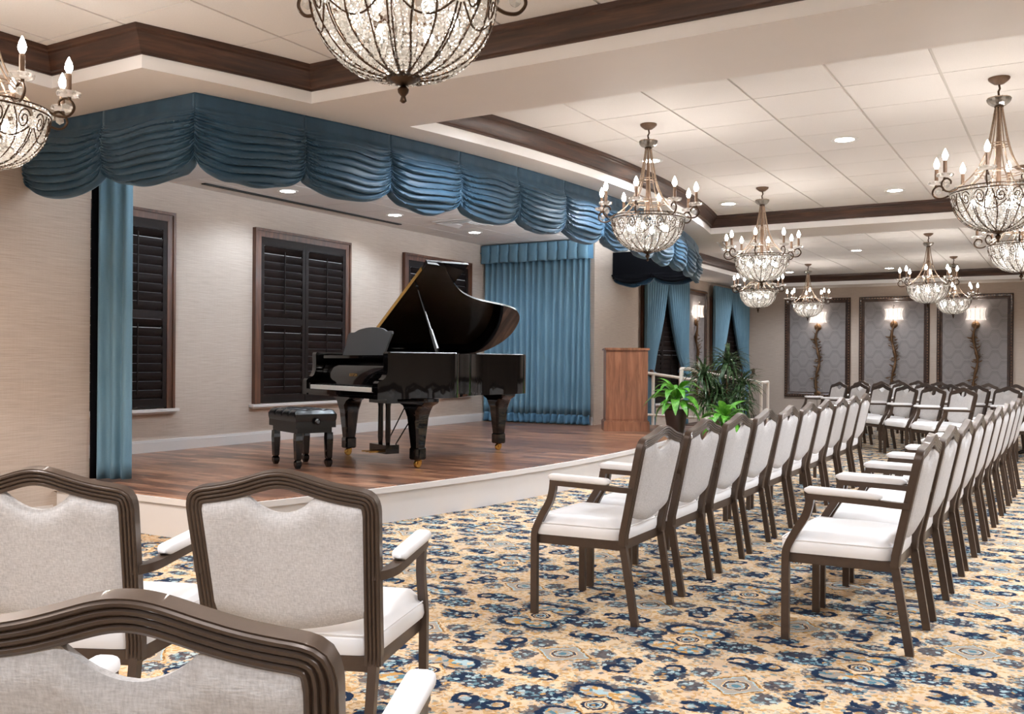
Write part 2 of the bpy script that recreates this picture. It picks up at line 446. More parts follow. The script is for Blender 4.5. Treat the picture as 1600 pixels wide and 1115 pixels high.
def mat_emit(name, c, s):
    M = Mat(name); M.col((0.9, 0.88, 0.85, 1)).set(rough=0.4, ec=(*c, 1), es=s); MT[name] = M.m
mat_emit('candle_glow', (1.0, 0.93, 0.87), E_CANDLE)
mat_emit('bowl_glow', (1.0, 0.95, 0.89), E_BOWL)
mat_emit('downlight_glow', (1.0, 0.93, 0.84), 22.0)
mat_emit('fill_glow', (0.80, 0.90, 1.0), 300.0)  # glow of the fill strips added behind the valance
mat_emit('shade_glow', (1.0, 0.92, 0.82), 0.35)
mat_emit('daylight_pane', (0.75, 0.85, 1.0), 0.06)
def mat_crystal():
    M = Mat('crystal'); nt = M.nt
    M.b.inputs['Base Color'].default_value = (1, 0.985, 0.96, 1); M.set(rough=0.02, trans=1.0, ior=1.55)
    tr = nt.nodes.new('ShaderNodeBsdfTranslucent'); tr.inputs[0].default_value = (1, 0.96, 0.9, 1)
    mx = nt.nodes.new('ShaderNodeMixShader'); mx.inputs[0].default_value = 0.33
    nt.links.new(M.b.outputs[0], mx.inputs[1]); nt.links.new(tr.outputs[0], mx.inputs[2]); nt.links.new(mx.outputs[0], M.out.inputs[0])
    MT['crystal'] = M.m
mat_crystal()
def mat_leaf(name, d, m, l, rough):
    M = Mat(name); p = M.objco(); n, _ = M.noise(M.mapping(p, (30, 6, 30)), 1.0, 3)
    M.col(M.ramp(n, [(0.3, d), (0.5, m), (0.72, l)])).set(rough=rough, spec=0.5)
    tr = M.nt.nodes.new('ShaderNodeBsdfTranslucent'); tr.inputs[0].default_value = l
    mx = M.nt.nodes.new('ShaderNodeMixShader'); mx.inputs[0].default_value = 0.2
    M.nt.links.new(M.b.outputs[0], mx.inputs[1]); M.nt.links.new(tr.outputs[0], mx.inputs[2]); M.nt.links.new(mx.outputs[0], M.out.inputs[0])
    MT[name] = M.m
mat_leaf('leaf_bright', lin(48, 104, 26), lin(80, 146, 44), lin(132, 190, 76), 0.3)
mat_leaf('leaf_dark', lin(30, 50, 28), lin(52, 78, 44), lin(110, 130, 96), 0.24)

# ================================================================== the room
ZS, ZC, SZ = 2.85, 3.07, 0.27          # soffit, coffer ceiling, stage floor
ZST = 2.98                             # stage ceiling
XW = -7.85                             # stage window wall
FARY = 21.4
def arc(y, apex): return apex-0.034*(y-8.6)**2
def frange(a, b, n): return [a+(b-a)*i/n for i in range(n+1)]
def wall(name, *boxes):
    m = MB()
    for b in boxes: m.box(*b)
    return tag(m.build(name, MT['grasscloth']), kind='structure')
MB_floor = MB().box(-8.2, -4.1, -0.06, 6.1, 21.6, 0.0)
tag(MB_floor.build('floor', MT['carpet']), kind='structure')
wall('wall_left', (-6.57, -4.1, 0, -6.45, 4.55, 3.2))
wall('wall_stage_near', (-7.97, 4.43, 0, -6.571, 4.55, 3.2))
wall('wall_stage_back', (-7.97, 4.551, 0, XW, 12.449, 3.2))
wall('wall_stage_end', (-7.97, 12.45, 0, -6.551, 12.6, 3.2))
wall('wall_pier', (-6.55, 12.45, 0, -6.0, 14.06, 3.2))
wall('wall_left_far', (-6.62, 14.061, 0, -6.5, 21.399, 3.2))
wall('wall_far', (-6.62, FARY, 0, 6.1, FARY+0.12, 3.2))
wall('wall_right', (6.0, -4.1, 0, 6.12, FARY-0.001, 3.2))
wall('wall_back', (-6.449, -4.2, 0, 5.999, -4.0, 3.2))

# ---- ceiling: soffits, three coffers with tiles, stained crown, stage ceiling
A1 = [(arc(y, -3.68), y) for y in frange(3.53, 4.57, 8)]
A2 = [(arc(y, -3.68), y) for y in frange(5.36, 11.76, 28)]
COFFERS = [
    [(-5.39, -3.2), (4.5, -3.2), (4.5, 4.57)]+A1[::-1]+[(-5.39, 3.53)],
    [(4.5, 5.36), (4.5, 11.76)]+A2[::-1],
    [(-4.216, 12.57), (4.5, 12.57), (4.5, 20.6), (-5.58, 20.6), (-5.58, 13.69), (-4.47, 13.69)],
]
m = MB()
def strip(ys, fl, fr, z=ZS):
    v = []
    for y in ys: v += [(fl(y), y, z), (fr(y), y, z)]
    m.add(v, [(2*i, 2*i+1, 2*i+3, 2*i+2) for i in range(len(ys)-1)])
def right3(y): return arc(y, -3.68) if y <= 12.57 else -4.216+(y-12.57)/(13.69-12.57)*(-4.47+4.216)
strip([-4, 3.53], lambda y: -6.45, lambda y: -5.39)
strip(frange(3.53, 4.05, 6), lambda y: -6.45, lambda y: arc(y, -3.68))
strip(frange(4.05, 12.57, 40)+frange(12.57, 13.1, 3)[1:], lambda y: arc(y, -4.0), right3)
strip(frange(13.1, 13.69, 3), lambda y: -6.0, right3)
strip(frange(4.57, 5.36, 4), lambda y: arc(y, -3.68), lambda y: 6.0)
strip(frange(11.76, 12.57, 4), lambda y: arc(y, -3.68), lambda y: 6.0)
strip([13.69, FARY], lambda y: -6.5, lambda y: -5.58)
strip([20.6, FARY], lambda y: -5.58, lambda y: 6.0)
strip([-4, 4.57], lambda y: 4.5, lambda y: 6.0); strip([5.36, 11.76], lambda y: 4.5, lambda y: 6.0); strip([12.57, 20.6], lambda y: 4.5, lambda y: 6.0)
strip([-4, -3.2], lambda y: -5.39, lambda y: 4.5)
# bulkhead above the stage opening
bp = [(-6.45, 4.05)]+[(arc(y, -4.0), y) for y in frange(4.05, 13.1, 40)]+[(-6.0, 13.1)]
m.add([(x, y, z) for x, y in bp for z in (ZS, 3.15)], [(2*i, 2*i+2, 2*i+3, 2*i+1) for i in range(len(bp)-1)])
ceiling = tag(m.build('ceiling', MT['soffit_paint']), kind='structure')
for i, c in enumerate(COFFERS):
    path = [(x, y, 0) for x, y in c]
    m = MB().sweep(path, [(-0.02, ZS+0.002), (0, ZS+0.0005), (0, 2.926), (-0.02, 2.926)], (0, 0, 1), True)
    m.build('coffer_band', MT['band_lit_paint'], ceiling)
    prof = [(-0.01, 2.926), (0.012, 2.926), (0.014, 2.938), (0.026, 2.944), (0.03, 2.958), (0.046, 2.985), (0.062, 3.012), (0.078, 3.026), (0.08, 3.038), (0.094, 3.044), (0.098, 3.069), (-0.01, 3.069)]
    t = MB().sweep(path, prof, (0, 0, 1), True).build('trim_%d' % (i+1), MT['crown_wood'], None, 25)
    tag(t, kind='structure')
    MB().add([(x, y, ZC+0.008) for x, y in c], [tuple(range(len(c)))]).build('ceiling_grid', MT['grid_grey'], ceiling)
def inside(c, x, y):
    r = False; n = len(c)
    for i in range(n):
        (x0, y0), (x1, y1) = c[i], c[(i+1) % n]
        if (y0 > y) != (y1 > y) and x < (x1-x0)*(y-y0)/(y1-y0)+x0: r = not r
    return r
def tiles(c, ox, oy, px, py, xmin, xmax, ymin, ymax, z, parent, gx=0.018, gy=0.009, clip=False):
    me = MB().box(gx/2, gy/2, 0, px-gx/2, py-gy/2, 0.012).mesh('ceiling_tile', MT['tile_white'])
    far = MB()
    for i in range(-12, 20):
        for j in range(-20, 30):
            x, y = ox+i*px, oy+j*py
            if not any(inside(c, x+a*px, y+b*py) for a in (0.02, .5, .98) for b in (0.02, .5, .98)): continue
            if xmin <= x+px and x <= xmax and ymin <= y+py and y <= ymax:
                o = obj('ceiling_tile', me, parent); o.location = (x, y, z)
            else:
                x1 = x+px-gx/2
                if clip: x1 = min(x1, arc(y, -4.0)-0.02, arc(y+py, -4.0)-0.02)
                if x1-x > 0.05 and (not clip or y+py < 13.05): far.box(x+gx/2, y+gy/2, z, x1, y+py-gy/2, z+0.012)
    if far.v: tag(far.build('ceiling_tiles', MT['tile_white'], parent), kind='stuff')
tiles(COFFERS[0], -3.968, 3.372, 0.61, 0.645, -6, -0.9, 1.3, 9, ZC, ceiling)
tiles(COFFERS[1], -0.74, 6.63, 0.613, 0.645, -6, 0.7, 5, 12, ZC, ceiling)
tiles(COFFERS[2], -0.74, 12.45, 0.613, 0.645, -6, 0.4, 12, 21, ZC, ceiling)
SOUT = [(XW, 4.55), (-6.45, 4.55), (-6.45, 4.05)]+[(arc(y, -4.0), y) for y in frange(4.05, 13.1, 30)]+[(-6.0, 13.1), (-6.0, 12.45), (XW, 12.45)]
sceil = tag(MB().add([(x, y, ZST+0.008) for x, y in SOUT], [tuple(range(len(SOUT)))]).build('ceiling_stage', MT['grid_grey']), kind='structure')
tiles(SOUT, -7.85+0.4, 4.6, 0.61, 0.61, -8, -5.3, 4, 13, ZST, sceil, 0.012, 0.012, True)
# slot diffuser and square diffuser in the stage ceiling
o = MB().box(-7.61, 6.62, ZST-0.012, -7.55, 9.87, ZST-0.001).build('slot_vent', MT['slot_black'])
tag(o, 'long black slot air diffuser in the stage ceiling', 'vent')
vt = thing('ceiling_vent', 'square white air diffuser set in the stage ceiling', 'vent', (-6.75, 10.15, ZST-0.001))
MB().box(-0.3, -0.3, -0.012, 0.3, 0.3, 0).build('frame', MT['white_trim'], vt)
for k, r in enumerate((0.24, 0.17, 0.10)):
    MB().sweep([(-r, -r, 0), (r, -r, 0), (r, r, 0), (-r, r, 0)], [(-0.03, -0.02), (0.0, -0.012), (0.0, -0.016), (-0.03, -0.026)], (0, 0, 1), True).build('louver', MT['white_trim'], vt)
# register in the side face of the far coffer
vr = thing('wall_register', 'white louvred air register on the soffit step above the end of the valance', 'vent', (-4.33, 13.1, 2.888), math.atan2(-1.12, 0.254)+PI)
MB().box(-0.3, -0.012, -0.036, 0.3, -0.002, 0.036).build('frame', MT['white_trim'], vr)
for k in range(12): MB().box(-0.27+k*0.046, -0.022, -0.028, -0.25+k*0.046, -0.012, 0.028).build('louver', MT['grid_grey'], vr)

# ---- stage
edge = [(-6.449, 4.26)]+[(x, y) for x, y in [(arc(y, -4.0), y) for y in frange(4.26, 12.95, 40)]]+[(-5.999, 12.95)]
stage_out = edge+[(-5.999, 12.449), (XW+0.001, 12.449), (XW+0.001, 4.551), (-6.449, 4.551)]
st = struct('stage')
def inset(pts, d):
    out = []
    n = len(pts)
    for i, p in enumerate(pts):
        p = Vector(p); a = Vector(pts[i-1]) if i else None; b = Vector(pts[i+1]) if i < n-1 else None
        t = ((p-a).normalized() if a else Vector((0, 0)))+((b-p).normalized() if b else Vector((0, 0))); t.normalize()
        out.append((p.x-t.y*d, p.y+t.x*d))
    return out
ins = inset(edge, 0.025); ins[0] = (-6.449, ins[0][1]); ins[-1] = (-5.999, ins[-1][1])
MB().prism(ins+[(-5.999, 12.449), (-7.8, 12.449), (-7.8, 4.551), (-6.449, 4.551)], 0.0, SZ-0.045).build('fascia', MT['white_trim'], st)
MB().prism(stage_out, SZ-0.045, SZ-0.006).build('nosing', MT['white_trim'], st)
ins2 = inset(edge, 0.03); ins2[0] = (-6.449, ins2[0][1]); ins2[-1] = (-5.999, ins2[-1][1])
MB().prism(ins2+stage_out[-4:], SZ-0.006, SZ).build('plank_floor', MT['stage_planks'], st)
# ramp and landing beyond the stage
MB().add([(-5.75, 12.951, 0), (-4.66, 12.951, 0), (-4.66, 17.0, 0), (-5.75, 17.0, 0), (-5.75, 12.951, SZ), (-4.66, 12.951, SZ), (-4.66, 17.0, 0.012), (-5.75, 17.0, 0.012)],
         [(0, 3, 2, 1), (4, 5, 6, 7), (0, 1, 5, 4), (1, 2, 6, 5), (2, 3, 7, 6), (3, 0, 4, 7)]).build('ramp', MT['stage_planks'], st)
MB().box(-6.45, 17.001, 0.0, -4.6, 21.35, 0.012).build('landing', MT['crown_wood'], st)

# ---- baseboards
def base(name, *bs, z=0.0, h=0.12):
    m = MB()
    for (x0, y0, x1, y1) in bs: m.box(x0, y0, z, x1, y1, z+h-0.02).box(x0+(0.004 if x1-x0 > 0.05 else 0), y0, z+h-0.02, x1-(0.006 if x1-x0 < 0.05 else 0.004), y1, z+h)
    tag(m.build(name, MT['white_trim']), kind='structure')
base('baseboard_stage', (XW, 4.56, XW+0.018, 12.44), z=SZ+0.001)
base('baseboard_stage_end', (XW+0.02, 12.432, -6.02, 12.449), z=SZ+0.001)
base('baseboard_pier', (-5.999, 12.46, -5.982, 14.05))
base('baseboard_left', (-6.449, -4, -6.432, 4.25))
base('baseboard_far', (-4.5, 21.382, 5.9, 21.399))

# ================================================================== lights in the ceilings
def downlight(loc, label, grp, watt, size=math.radians(148), blend=0.6, r=0.09, color=NEUT):
    t = thing('downlight', label, 'light', loc, 0, grp)
    MB().lathe([(r*0.86, -0.004), (r*1.25, -0.004), (r*1.22, 0.0), (r*0.86, 0.0)], 20, caps=False).build('trim_ring', MT['lens_trim'], t, 30)
    MB().lathe([(0.001, -0.003), (r*0.87, -0.003), (r*0.87, -0.001), (0.001, -0.001)], 20, caps=False).build('lens', MT['downlight_glow'], t)
    l = bpy.data.lights.new('lamp', 'SPOT'); l.energy = watt; l.color = color; l.spot_size = size; l.spot_blend = blend; l.shadow_soft_size = r*0.8
    lo = obj('lamp', l, t); lo.location = (0, 0, -0.012)
    return t
DL = [
    ((-1.65, 8.2), 'round recessed downlight in the middle coffer, biggest and brightest one above the front chair row'),
    ((-3.50, 10.87), 'round recessed downlight beside the dark crown corner of the middle coffer'),
    ((-1.66, 10.87), 'round recessed downlight in the middle coffer near the large right-hand chandelier'),
    ((-3.38, 8.2), 'round recessed downlight half hidden behind the chandelier nearest the valance'),
    ((-3.42, 5.75), 'round recessed downlight of the middle coffer hidden above the near beam'),
    ((-3.09, 16.36), 'round recessed downlight in the far coffer, nearest to the cross beam'),
    ((-5.03, 19.66), 'round recessed downlight in the left corner of the far coffer'),
    ((-3.10, 19.7), 'round recessed downlight in the far coffer above the middle wall panel'),
    ((-5.03, 16.36), 'round recessed downlight of the far coffer hidden behind a chandelier bowl'),
]
for (x, y), lb in DL: downlight((x, y, ZC), lb, 'ceiling downlights', W_DOWN)
for k, (x, y) in enumerate([(0.2, 5.75), (0.2, 8.2), (0.2, 10.87), (2.2, 5.75), (2.2, 8.2), (2.2, 10.87), (0.9, 16.36), (0.9, 19.7), (-4.95, 1.7), (-4.95, -0.6), (-3.4, -1.5), (-0.4, 0.6), (-0.6, -1.5), (-3.0, 0.6), (2.2, 0.6), (2.2, 3.2)]):  # unseen downlights added to brighten the walls, chairs and floor
    downlight((x, y, ZC), 'round recessed fill downlight added unseen in the ceiling outside the picture', 'added fill downlights outside the picture', W_DOWN*(3.0 if x < -4.5 else 1.7 if x > 0 else 1.35), color=(0.98, 0.89, 0.82) if x < -4.5 else NEUT)
for (x, y), lb in [((-7.15, 7.37), 'round stage downlight nearest the slot vent'), ((-7.16, 9.22), 'round stage downlight in front of the middle shuttered window'),
                   ((-7.15, 11.0), 'round stage downlight nearest the pleated back curtain'), ((-7.15, 5.6), 'round stage downlight behind the near valance corner'),
                   ((-5.35, 7.4), 'round stage downlight hidden behind the valance above the piano'), ((-5.35, 10.6), 'round stage downlight hidden behind the valance above the lectern')]:
    downlight((x, y, ZST), lb, 'stage downlights', W_STAGE, color=(0.70, 0.85, 1.0))

# slim glowing strips added unseen behind the valance to brighten the stage ceiling
for k, (ya, yb, lb) in enumerate(((4.5, 6.6, 'slim added fill light strip hidden behind the near part of the valance'), (7.4, 9.6, 'slim added fill light strip hidden behind the middle of the valance'), (10.4, 12.5, 'slim added fill light strip hidden behind the far part of the valance'))):
    t = thing('fill_strip', lb, 'light', (0, 0, 0), 0, 'added fill light strips behind the valance')
    pts = [(arc(y, -4.0)-0.16, y, 2.56) for y in frange(ya, yb, 8)]
    MB().sweep(pts, [(-0.03, -0.03), (0.03, -0.03), (0.03, 0.0), (-0.03, 0.0)], (0, 0, 1)).build('housing', MT['slot_black'], t)
    MB().sweep(pts, [(-0.024, 0.001), (0.024, 0.001), (0.024, 0.004), (-0.024, 0.004)], (0, 0, 1)).build('tube', MT['fill_glow'], t)
    MB().box(pts[4][0]-0.01, pts[4][1]-0.01, 2.56, pts[4][0]+0.01, pts[4][1]+0.01, ZST).build('hanger', MT['slot_black'], t)

# ================================================================== windows with shutters
def window(name, loc, rz, W, H):
    """local: x along wall, y out of the wall, z up; origin at lower-left corner of casing"""
    t = struct(name, loc); t.rotation_euler = (0, 0, rz)
    cw = 0.085
    MB().box(cw, 0.002, cw*0.5, W-cw, 0.006, H-cw).build('pane', MT['daylight_pane'], t)
    m = MB(); prof = [(0, 0), (cw, 0), (cw, 0.03), (cw-0.02, 0.042), (0.015, 0.048), (0, 0.04)]
    c = MB()
    c.box(0, 0, 0.0, cw, 0.04, H).box(W-cw, 0, 0.0, W, 0.04, H).box(cw, 0, H-cw, W-cw, 0.04, H)
    c.box(-0.008, 0, 0.0, 0.02, 0.052, H+0.008).box(W-0.02, 0, 0.0, W+0.008, 0.052, H+0.008).box(0.02, 0, H-0.02, W-0.02, 0.052, H+0.008)
    c.build('casing', MT['casing_wood'], t)
    MB().box(-0.05, 0, -0.03, W+0.05, 0.07, 0.0).box(-0.03, 0, -0.05, W+0.03, 0.045, -0.03).build('sill', MT['white_trim'], t)
    pw = (W-2*cw)/2; z0, z1 = 0.01, H-cw; mid = (z1-z0)*0.5
    louv = None
    for k in range(2):
        p = obj('shutter_panel', None, t); p.location = (cw+k*pw, 0, 0)
        s = 0.052; f = MB()
        f.box(0.003, 0.012, z0, s, 0.036, z1).box(pw-s, 0.012, z0, pw-0.003, 0.036, z1)
        f.box(s, 0.012, z0, pw-s, 0.036, z0+0.09).box(s, 0.012, z1-0.09, pw-s, 0.036, z1).box(s, 0.012, mid-0.04, pw-s, 0.036, mid+0.04)
        f.build('shutter_frame', MT['shutter_wood'], p)
        if louv is None:
            pr = []
            for q in range(10):
                a = 2*PI*q/10; pr.append((0.006*math.cos(a)*1.0, 0.046*math.sin(a)))
            lm = MB(); v = [(s+0.002, y, z) for y, z in pr]+[(pw-s-0.002, y, z) for y, z in pr]
            lm.add(v, [tuple(range(10))[::-1], tuple(range(10, 20))]+[(i, (i+1) % 10, 10+(i+1) % 10, 10+i) for i in range(10)])
            louv = lm.mesh('louver', MT['shutter_wood'], 40)
        for a, b in ((z0+0.09, mid-0.04), (mid+0.04, z1-0.09)):
            n = int((b-a)/0.082); st_ = (b-a)/n
            for i in range(n):
                o = obj('louver', louv, p); o.location = (0, 0.024, a+st_*(i+0.5)); o.rotation_euler = (math.radians(-11 if i < n-1 else -26), 0, 0)
            MB().box(pw/2-0.006, 0.046, a+0.05, pw/2+0.006, 0.056, b-0.05).build('tilt_rod', MT['shutter_wood'], p)
    return t
# rz=-90deg would mirror; wall faces +X: local x -> -Y, so start at the far end
for n, (y0, y1) in enumerate(((4.86, 6.46), (7.56, 9.16), (10.285, 11.935))):
    window('window_%d' % (n+1), (XW+0.001, y1, 0.70), -PI/2, y1-y0, 1.96)
for n, (y0, y1) in enumerate(((15.35, 17.2), (19.0, 21.1))):
    window('window_%d' % (n+4), (-6.499, y1, 0.45), -PI/2, y1-y0, 2.1)

# ================================================================== valance of gathered swags
def swag_mesh(pf, zt, seed, back=False):
    """pf(u) -> (point xy, outward normal xy)"""
    r = random.Random(seed); ph = r.uniform(0, 1); nf = r.choice((8.5, 9.0, 9.5)); k1 = r.uniform(-1, 1)
    nu, nv = 30, 84
    def fn(u, v):
        (px, py), (nx, ny) = pf(u)
        e = math.sin(PI*u); sag = 0.12*(4*u*(1-u))**0.6
        hd = 0.085
        if v < 0.08:
            t = v/0.08; z = zt-hd*t; out = 0.03+0.004*math.sin(u*37+seed)*t
        else:
            t = (v-0.08)/0.92
            roll = max(0.0, (t-0.93)/0.07)
            tt = min(t, 0.93)/0.93
            z = zt-hd-0.315*tt-sag*tt**0.85-0.02*math.sin(PI*roll*0.5)+0.012*roll
            fold = tt*nf+ph+0.5*math.sin(PI*u+k1)*e+0.16*math.sin(7*u+seed+3*tt)
            a = abs(math.sin(PI*fold))**0.6
            amp = (0.014+0.044*e**0.7)*min(1, tt*5)*(0.75+0.45*math.sin(fold*1.7+seed*2.1))
            out = 0.03+0.05*math.sin(PI*min(1, tt*1.05))**0.7*(0.12+0.88*e**0.6)+amp*(a-0.4)
            out += 0.015*math.sin(fold*2*PI*2.0+u*6)*(1-e)**1.2*min(1, tt*4)
            z += 0.012*math.cos(2*PI*fold)*e*min(1, tt*4)
            out -= 0.055*roll
        return (px+nx*out, py+ny*out, z)
    return MB().grid(fn, nu, nv)
val = thing('valance', 'deep blue gathered swag valance hung along the curved stage opening', 'valance', (0, 0, 0))
GY = [4.05, 4.77, 5.48, 6.19, 6.92, 7.65, 8.39, 9.12, 9.86, 10.6, 11.4, 12.25, 13.1]
segs = []
for i in range(12):
    def pf(u, a=GY[i], b=GY[i+1]):
        y = a+(b-a)*u; x = arc(y, -4.0); dx = -0.068*(y-8.6); n = Vector((1, -dx)).normalized(); return (x, y), (n.x, n.y)
    segs.append(pf)
xc = arc(4.05, -4.0)
for i in range(2):
    def pf(u, a=-6.44+(xc+6.44)*i/2, b=-6.44+(xc+6.44)*(i+1)/2): return (a+(b-a)*u, 4.05), (0, -1)
    segs.append(pf)
xe = arc(13.1, -4.0)
for i in range(2):
    def pf(u, a=xe+(-5.99-xe)*i/2, b=xe+(-5.99-xe)*(i+1)/2): return (a+(b-a)*u, 13.1), (0, 1)
    segs.append(pf)
def mitre(pf, u0, n1, n2):
    n1, n2 = Vector(n1), Vector(n2); b = (n1+n2)/(1+n1.dot(n2))
    def g(u):
        p, n = pf(u); d = abs(u-u0)/0.16; k = max(0.0, 1-d); k = k*k*(3-2*k); q = Vector(n)*(1-k)+b*k; return p, (q.x, q.y)
    return g
segs[0] = mitre(segs[0], 0, segs[0](0)[1], (0, -1)); segs[13] = mitre(segs[13], 1, segs[0](0.5)[1], (0, -1))
segs[11] = mitre(segs[11], 1, segs[11](1)[1], (0, 1)); segs[14] = mitre(segs[14], 0, segs[11](0.5)[1], (0, 1))
for i, pf in enumerate(segs):
    o = swag_mesh(pf, ZS-0.001, i*3+1).build('swag', MT['valance_blue'], val, 60)
    sd = o.modifiers.new('solid', 'SOLIDIFY'); sd.thickness = 0.004
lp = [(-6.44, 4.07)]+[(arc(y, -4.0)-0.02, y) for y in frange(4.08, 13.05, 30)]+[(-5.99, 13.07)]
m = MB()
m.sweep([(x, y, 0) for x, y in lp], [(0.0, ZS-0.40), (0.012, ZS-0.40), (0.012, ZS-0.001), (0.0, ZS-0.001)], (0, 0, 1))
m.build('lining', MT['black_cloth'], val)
# dark swags under the back of the far return
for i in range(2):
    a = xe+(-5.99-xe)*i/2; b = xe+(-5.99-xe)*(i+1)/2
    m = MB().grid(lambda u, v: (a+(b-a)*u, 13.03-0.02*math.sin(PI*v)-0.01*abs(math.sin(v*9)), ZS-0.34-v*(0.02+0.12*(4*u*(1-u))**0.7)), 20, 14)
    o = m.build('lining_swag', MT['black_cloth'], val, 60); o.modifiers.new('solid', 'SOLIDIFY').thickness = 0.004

# ================================================================== drapes
def drape(m, p0, p1, zt, zb, pleats, amp, nrm, seed=0, nz=14, phase=0.0):
    p0, p1, nrm = Vector(p0), Vector(p1), Vector(nrm); r = random.Random(seed)
    ks = [(r.uniform(0.4, 1.6), r.uniform(0, 6.28)) for _ in range(4)]
    nu = int(pleats*10)
    def fn(u, v):
        z = zt+(zb-zt)*v
        w_ = sum(math.sin(u*k*12+q) for k, q in ks)*0.06
        f = math.sin(2*PI*(pleats*(u+w_*0.09)+phase)+0.5*math.sin(v*2+u*7))
        f2 = math.copysign(abs(f)**0.7, f)
        p = p0+(p1-p0)*(u+0.004*math.sin(v*3+u*30)) + nrm*amp*(0.75+0.35*v)*f2
        return (p.x, p.y, z)
    return m.grid(fn, nu, nz)
bc = thing('stage_curtain', 'pleated light blue velvet curtain covering the end wall of the stage', 'curtain', (0, 0, 0))
o = drape(MB(), (-7.83, 12.34), (-6.0, 12.34), 2.698, SZ+0.14, 17, 0.035, (0, -1), 3, 16).build('drape', MT['drape_blue'], bc, 70); o.modifiers.new('s', 'SOLIDIFY').thickness = 0.005
o = drape(MB(), (-7.83, 12.335), (-6.0, 12.335), SZ+0.15, SZ+0.012, 17, 0.04, (0, -1), 3, 4).build('hem', MT['hem_blue'], bc, 70); o.modifiers.new('s', 'SOLIDIFY').thickness = 0.005
pm = thing('curtain_pelmet', 'box pleated blue pelmet above the stage end curtain', 'pelmet', (0, 0, 0))
MB().box(-7.84, 12.26, 2.70, -6.01, 12.42, 2.965).build('board', MT['hem_blue'], pm)
for k in range(11):
    x0 = -7.84+k*1.83/11
    m = MB().grid(lambda u, v: (x0+0.006+u*(1.83/11-0.012), 12.255-0.038*math.sin(PI*u)**0.35*(0.45+0.55*v)-0.006*math.sin(v*7+k), 2.962-v*(0.275+0.006*math.sin(k*1.7+u*3))), 10, 8)
    o = m.build('pleat', MT['drape_blue'], pm, 60); o.modifiers.new('s', 'SOLIDIFY').thickness = 0.006
    MB().ico((x0, 12.245, 2.85), 0.011, 1).build('button', MT['hem_blue'], pm)
lc = thing('side_curtain', 'blue velvet curtain panel hanging at the near end of the stage', 'curtain', (0, 0, 0))
o = drape(MB(), (-6.385, 4.585), (-6.165, 4.70), 2.83, SZ+0.012, 2.5, 0.022, (0.45, -0.88), 5, 20, 0.1).build('drape', MT['drape_blue'], lc, 70); o.modifiers.new('s', 'SOLIDIFY').thickness = 0.006
o = drape(MB(), (-6.447, 4.56), (-6.385, 4.60), 2.83, SZ+0.012, 1, 0.008, (0.5, -0.85), 6, 10).build('return_panel', MT['black_cloth'], lc, 70); o.modifiers.new('s', 'SOLIDIFY').thickness = 0.006

def tied(y0, y1, label, side):
    """one tied-back panel on the far left wall; side=-1: tied at its near (small y) edge"""
    t = thing('tied_curtain', label, 'curtain', (-6.499, 0, 0), 0, 'tied curtains on the far left wall')
    W = abs(y1-y0); zt, ztie, zb = 2.78, 1.0, 0.02 if y0 > 18 else 0.02
    def width(z):
        if z > ztie: q = (zt-z)/(zt-ztie); return W*(1-0.74*q**1.6)
        q = (ztie-z)/(ztie-zb); return W*(0.26+0.16*min(1, q*1.5)**0.7)
    n = 9
    def fn(u, v):
        z = zt+(zb-zt)*v; w_ = width(z); amp = 0.022+0.03*(w_/W)
        f = math.sin(2*PI*n*u+0.4*math.sin(v*5))
        d = u*w_
        y = (y0+d) if side < 0 else (y1-d)
        return (0.13+amp*math.copysign(abs(f)**0.75, f)+0.03*math.exp(-((z-ztie)/0.25)**2), y, z)
    o = MB().grid(fn, n*10, 30).build('drape', MT['drape_blue'], t, 70); o.modifiers.new('s', 'SOLIDIFY').thickness = 0.005
    ye = y0 if side < 0 else y1; s = -side
    MB().tube([(0.0, ye-0.02*s, ztie+0.03), (0.2, ye+0.0*s, ztie), (0.24, ye+W*0.13*s, ztie-0.03), (0.2, ye+W*0.27*s, ztie), (0.06, ye+W*0.28*s, ztie+0.03)], 0.03, 6).build('tie_band', MT['hem_blue'], t, 60)
    MB().lathe([(0.05, 0.0), (0.06, 0.02), (0.035, 0.05), (0.04, 0.24), (0.075, 0.25), (0.07, 0.28), (0.02, 0.29)], 12, (0, ye-0.03*s, ztie), True, 'x').build('holdback', MT['casing_wood'], t, 40)
    return t
tied(15.25, 16.28, 'blue curtain tied back on the left side of the window beside the lectern', -1)
tied(16.30, 17.33, 'blue curtain tied back beside the single panelled sconce on the left wall', 1)
tied(18.88, 20.05, 'blue curtain tied back on the left half of the window in the far corner', -1)
tied(20.07, 21.24, 'blue curtain tied back against the far wall corner', 1)

# ================================================================== framed damask panels and sconces
def framed(loc, rz, W, H, label):
    t = thing('framed_panel', label, 'wall panel', loc, rz, 'framed damask wall panels')
    MB().box(0.09, 0.004, 0.09, W-0.09, 0.012, H-0.09).build('fabric', MT['damask'], t)
    prof = [(0, 0), (0.11, 0), (0.11, 0.012), (0.10, 0.02), (0.085, 0.022), (0.06, 0.034), (0.05, 0.046), (0.02, 0.05), (0.006, 0.04), (0, 0.03)]
    MB().sweep([(0, 0, 0), (0, 0, H), (W, 0, H), (W, 0, 0)], [(a, b) for a, b in prof], (0, 1, 0), True).build('frame', MT['frame_wood'], t, 30)
    m = MB(); q = 0.034
    n = int(H/0.06)
    for i in range(n+1):
        z = q+(H-2*q)*i/n; m.ico((q, 0.05, z), 0.012, 0); m.ico((W-q, 0.05, z), 0.012, 0)
    n = int(W/0.06)
    for i in range(1, n):
        x = q+(W-2*q)*i/n; m.ico((x, 0.05, q), 0.012, 0); m.ico((x, 0.05, H-q), 0.012, 0)
    tag(m.build('bead_trim', MT['stud_gold'], t), kind='stuff')
    return t
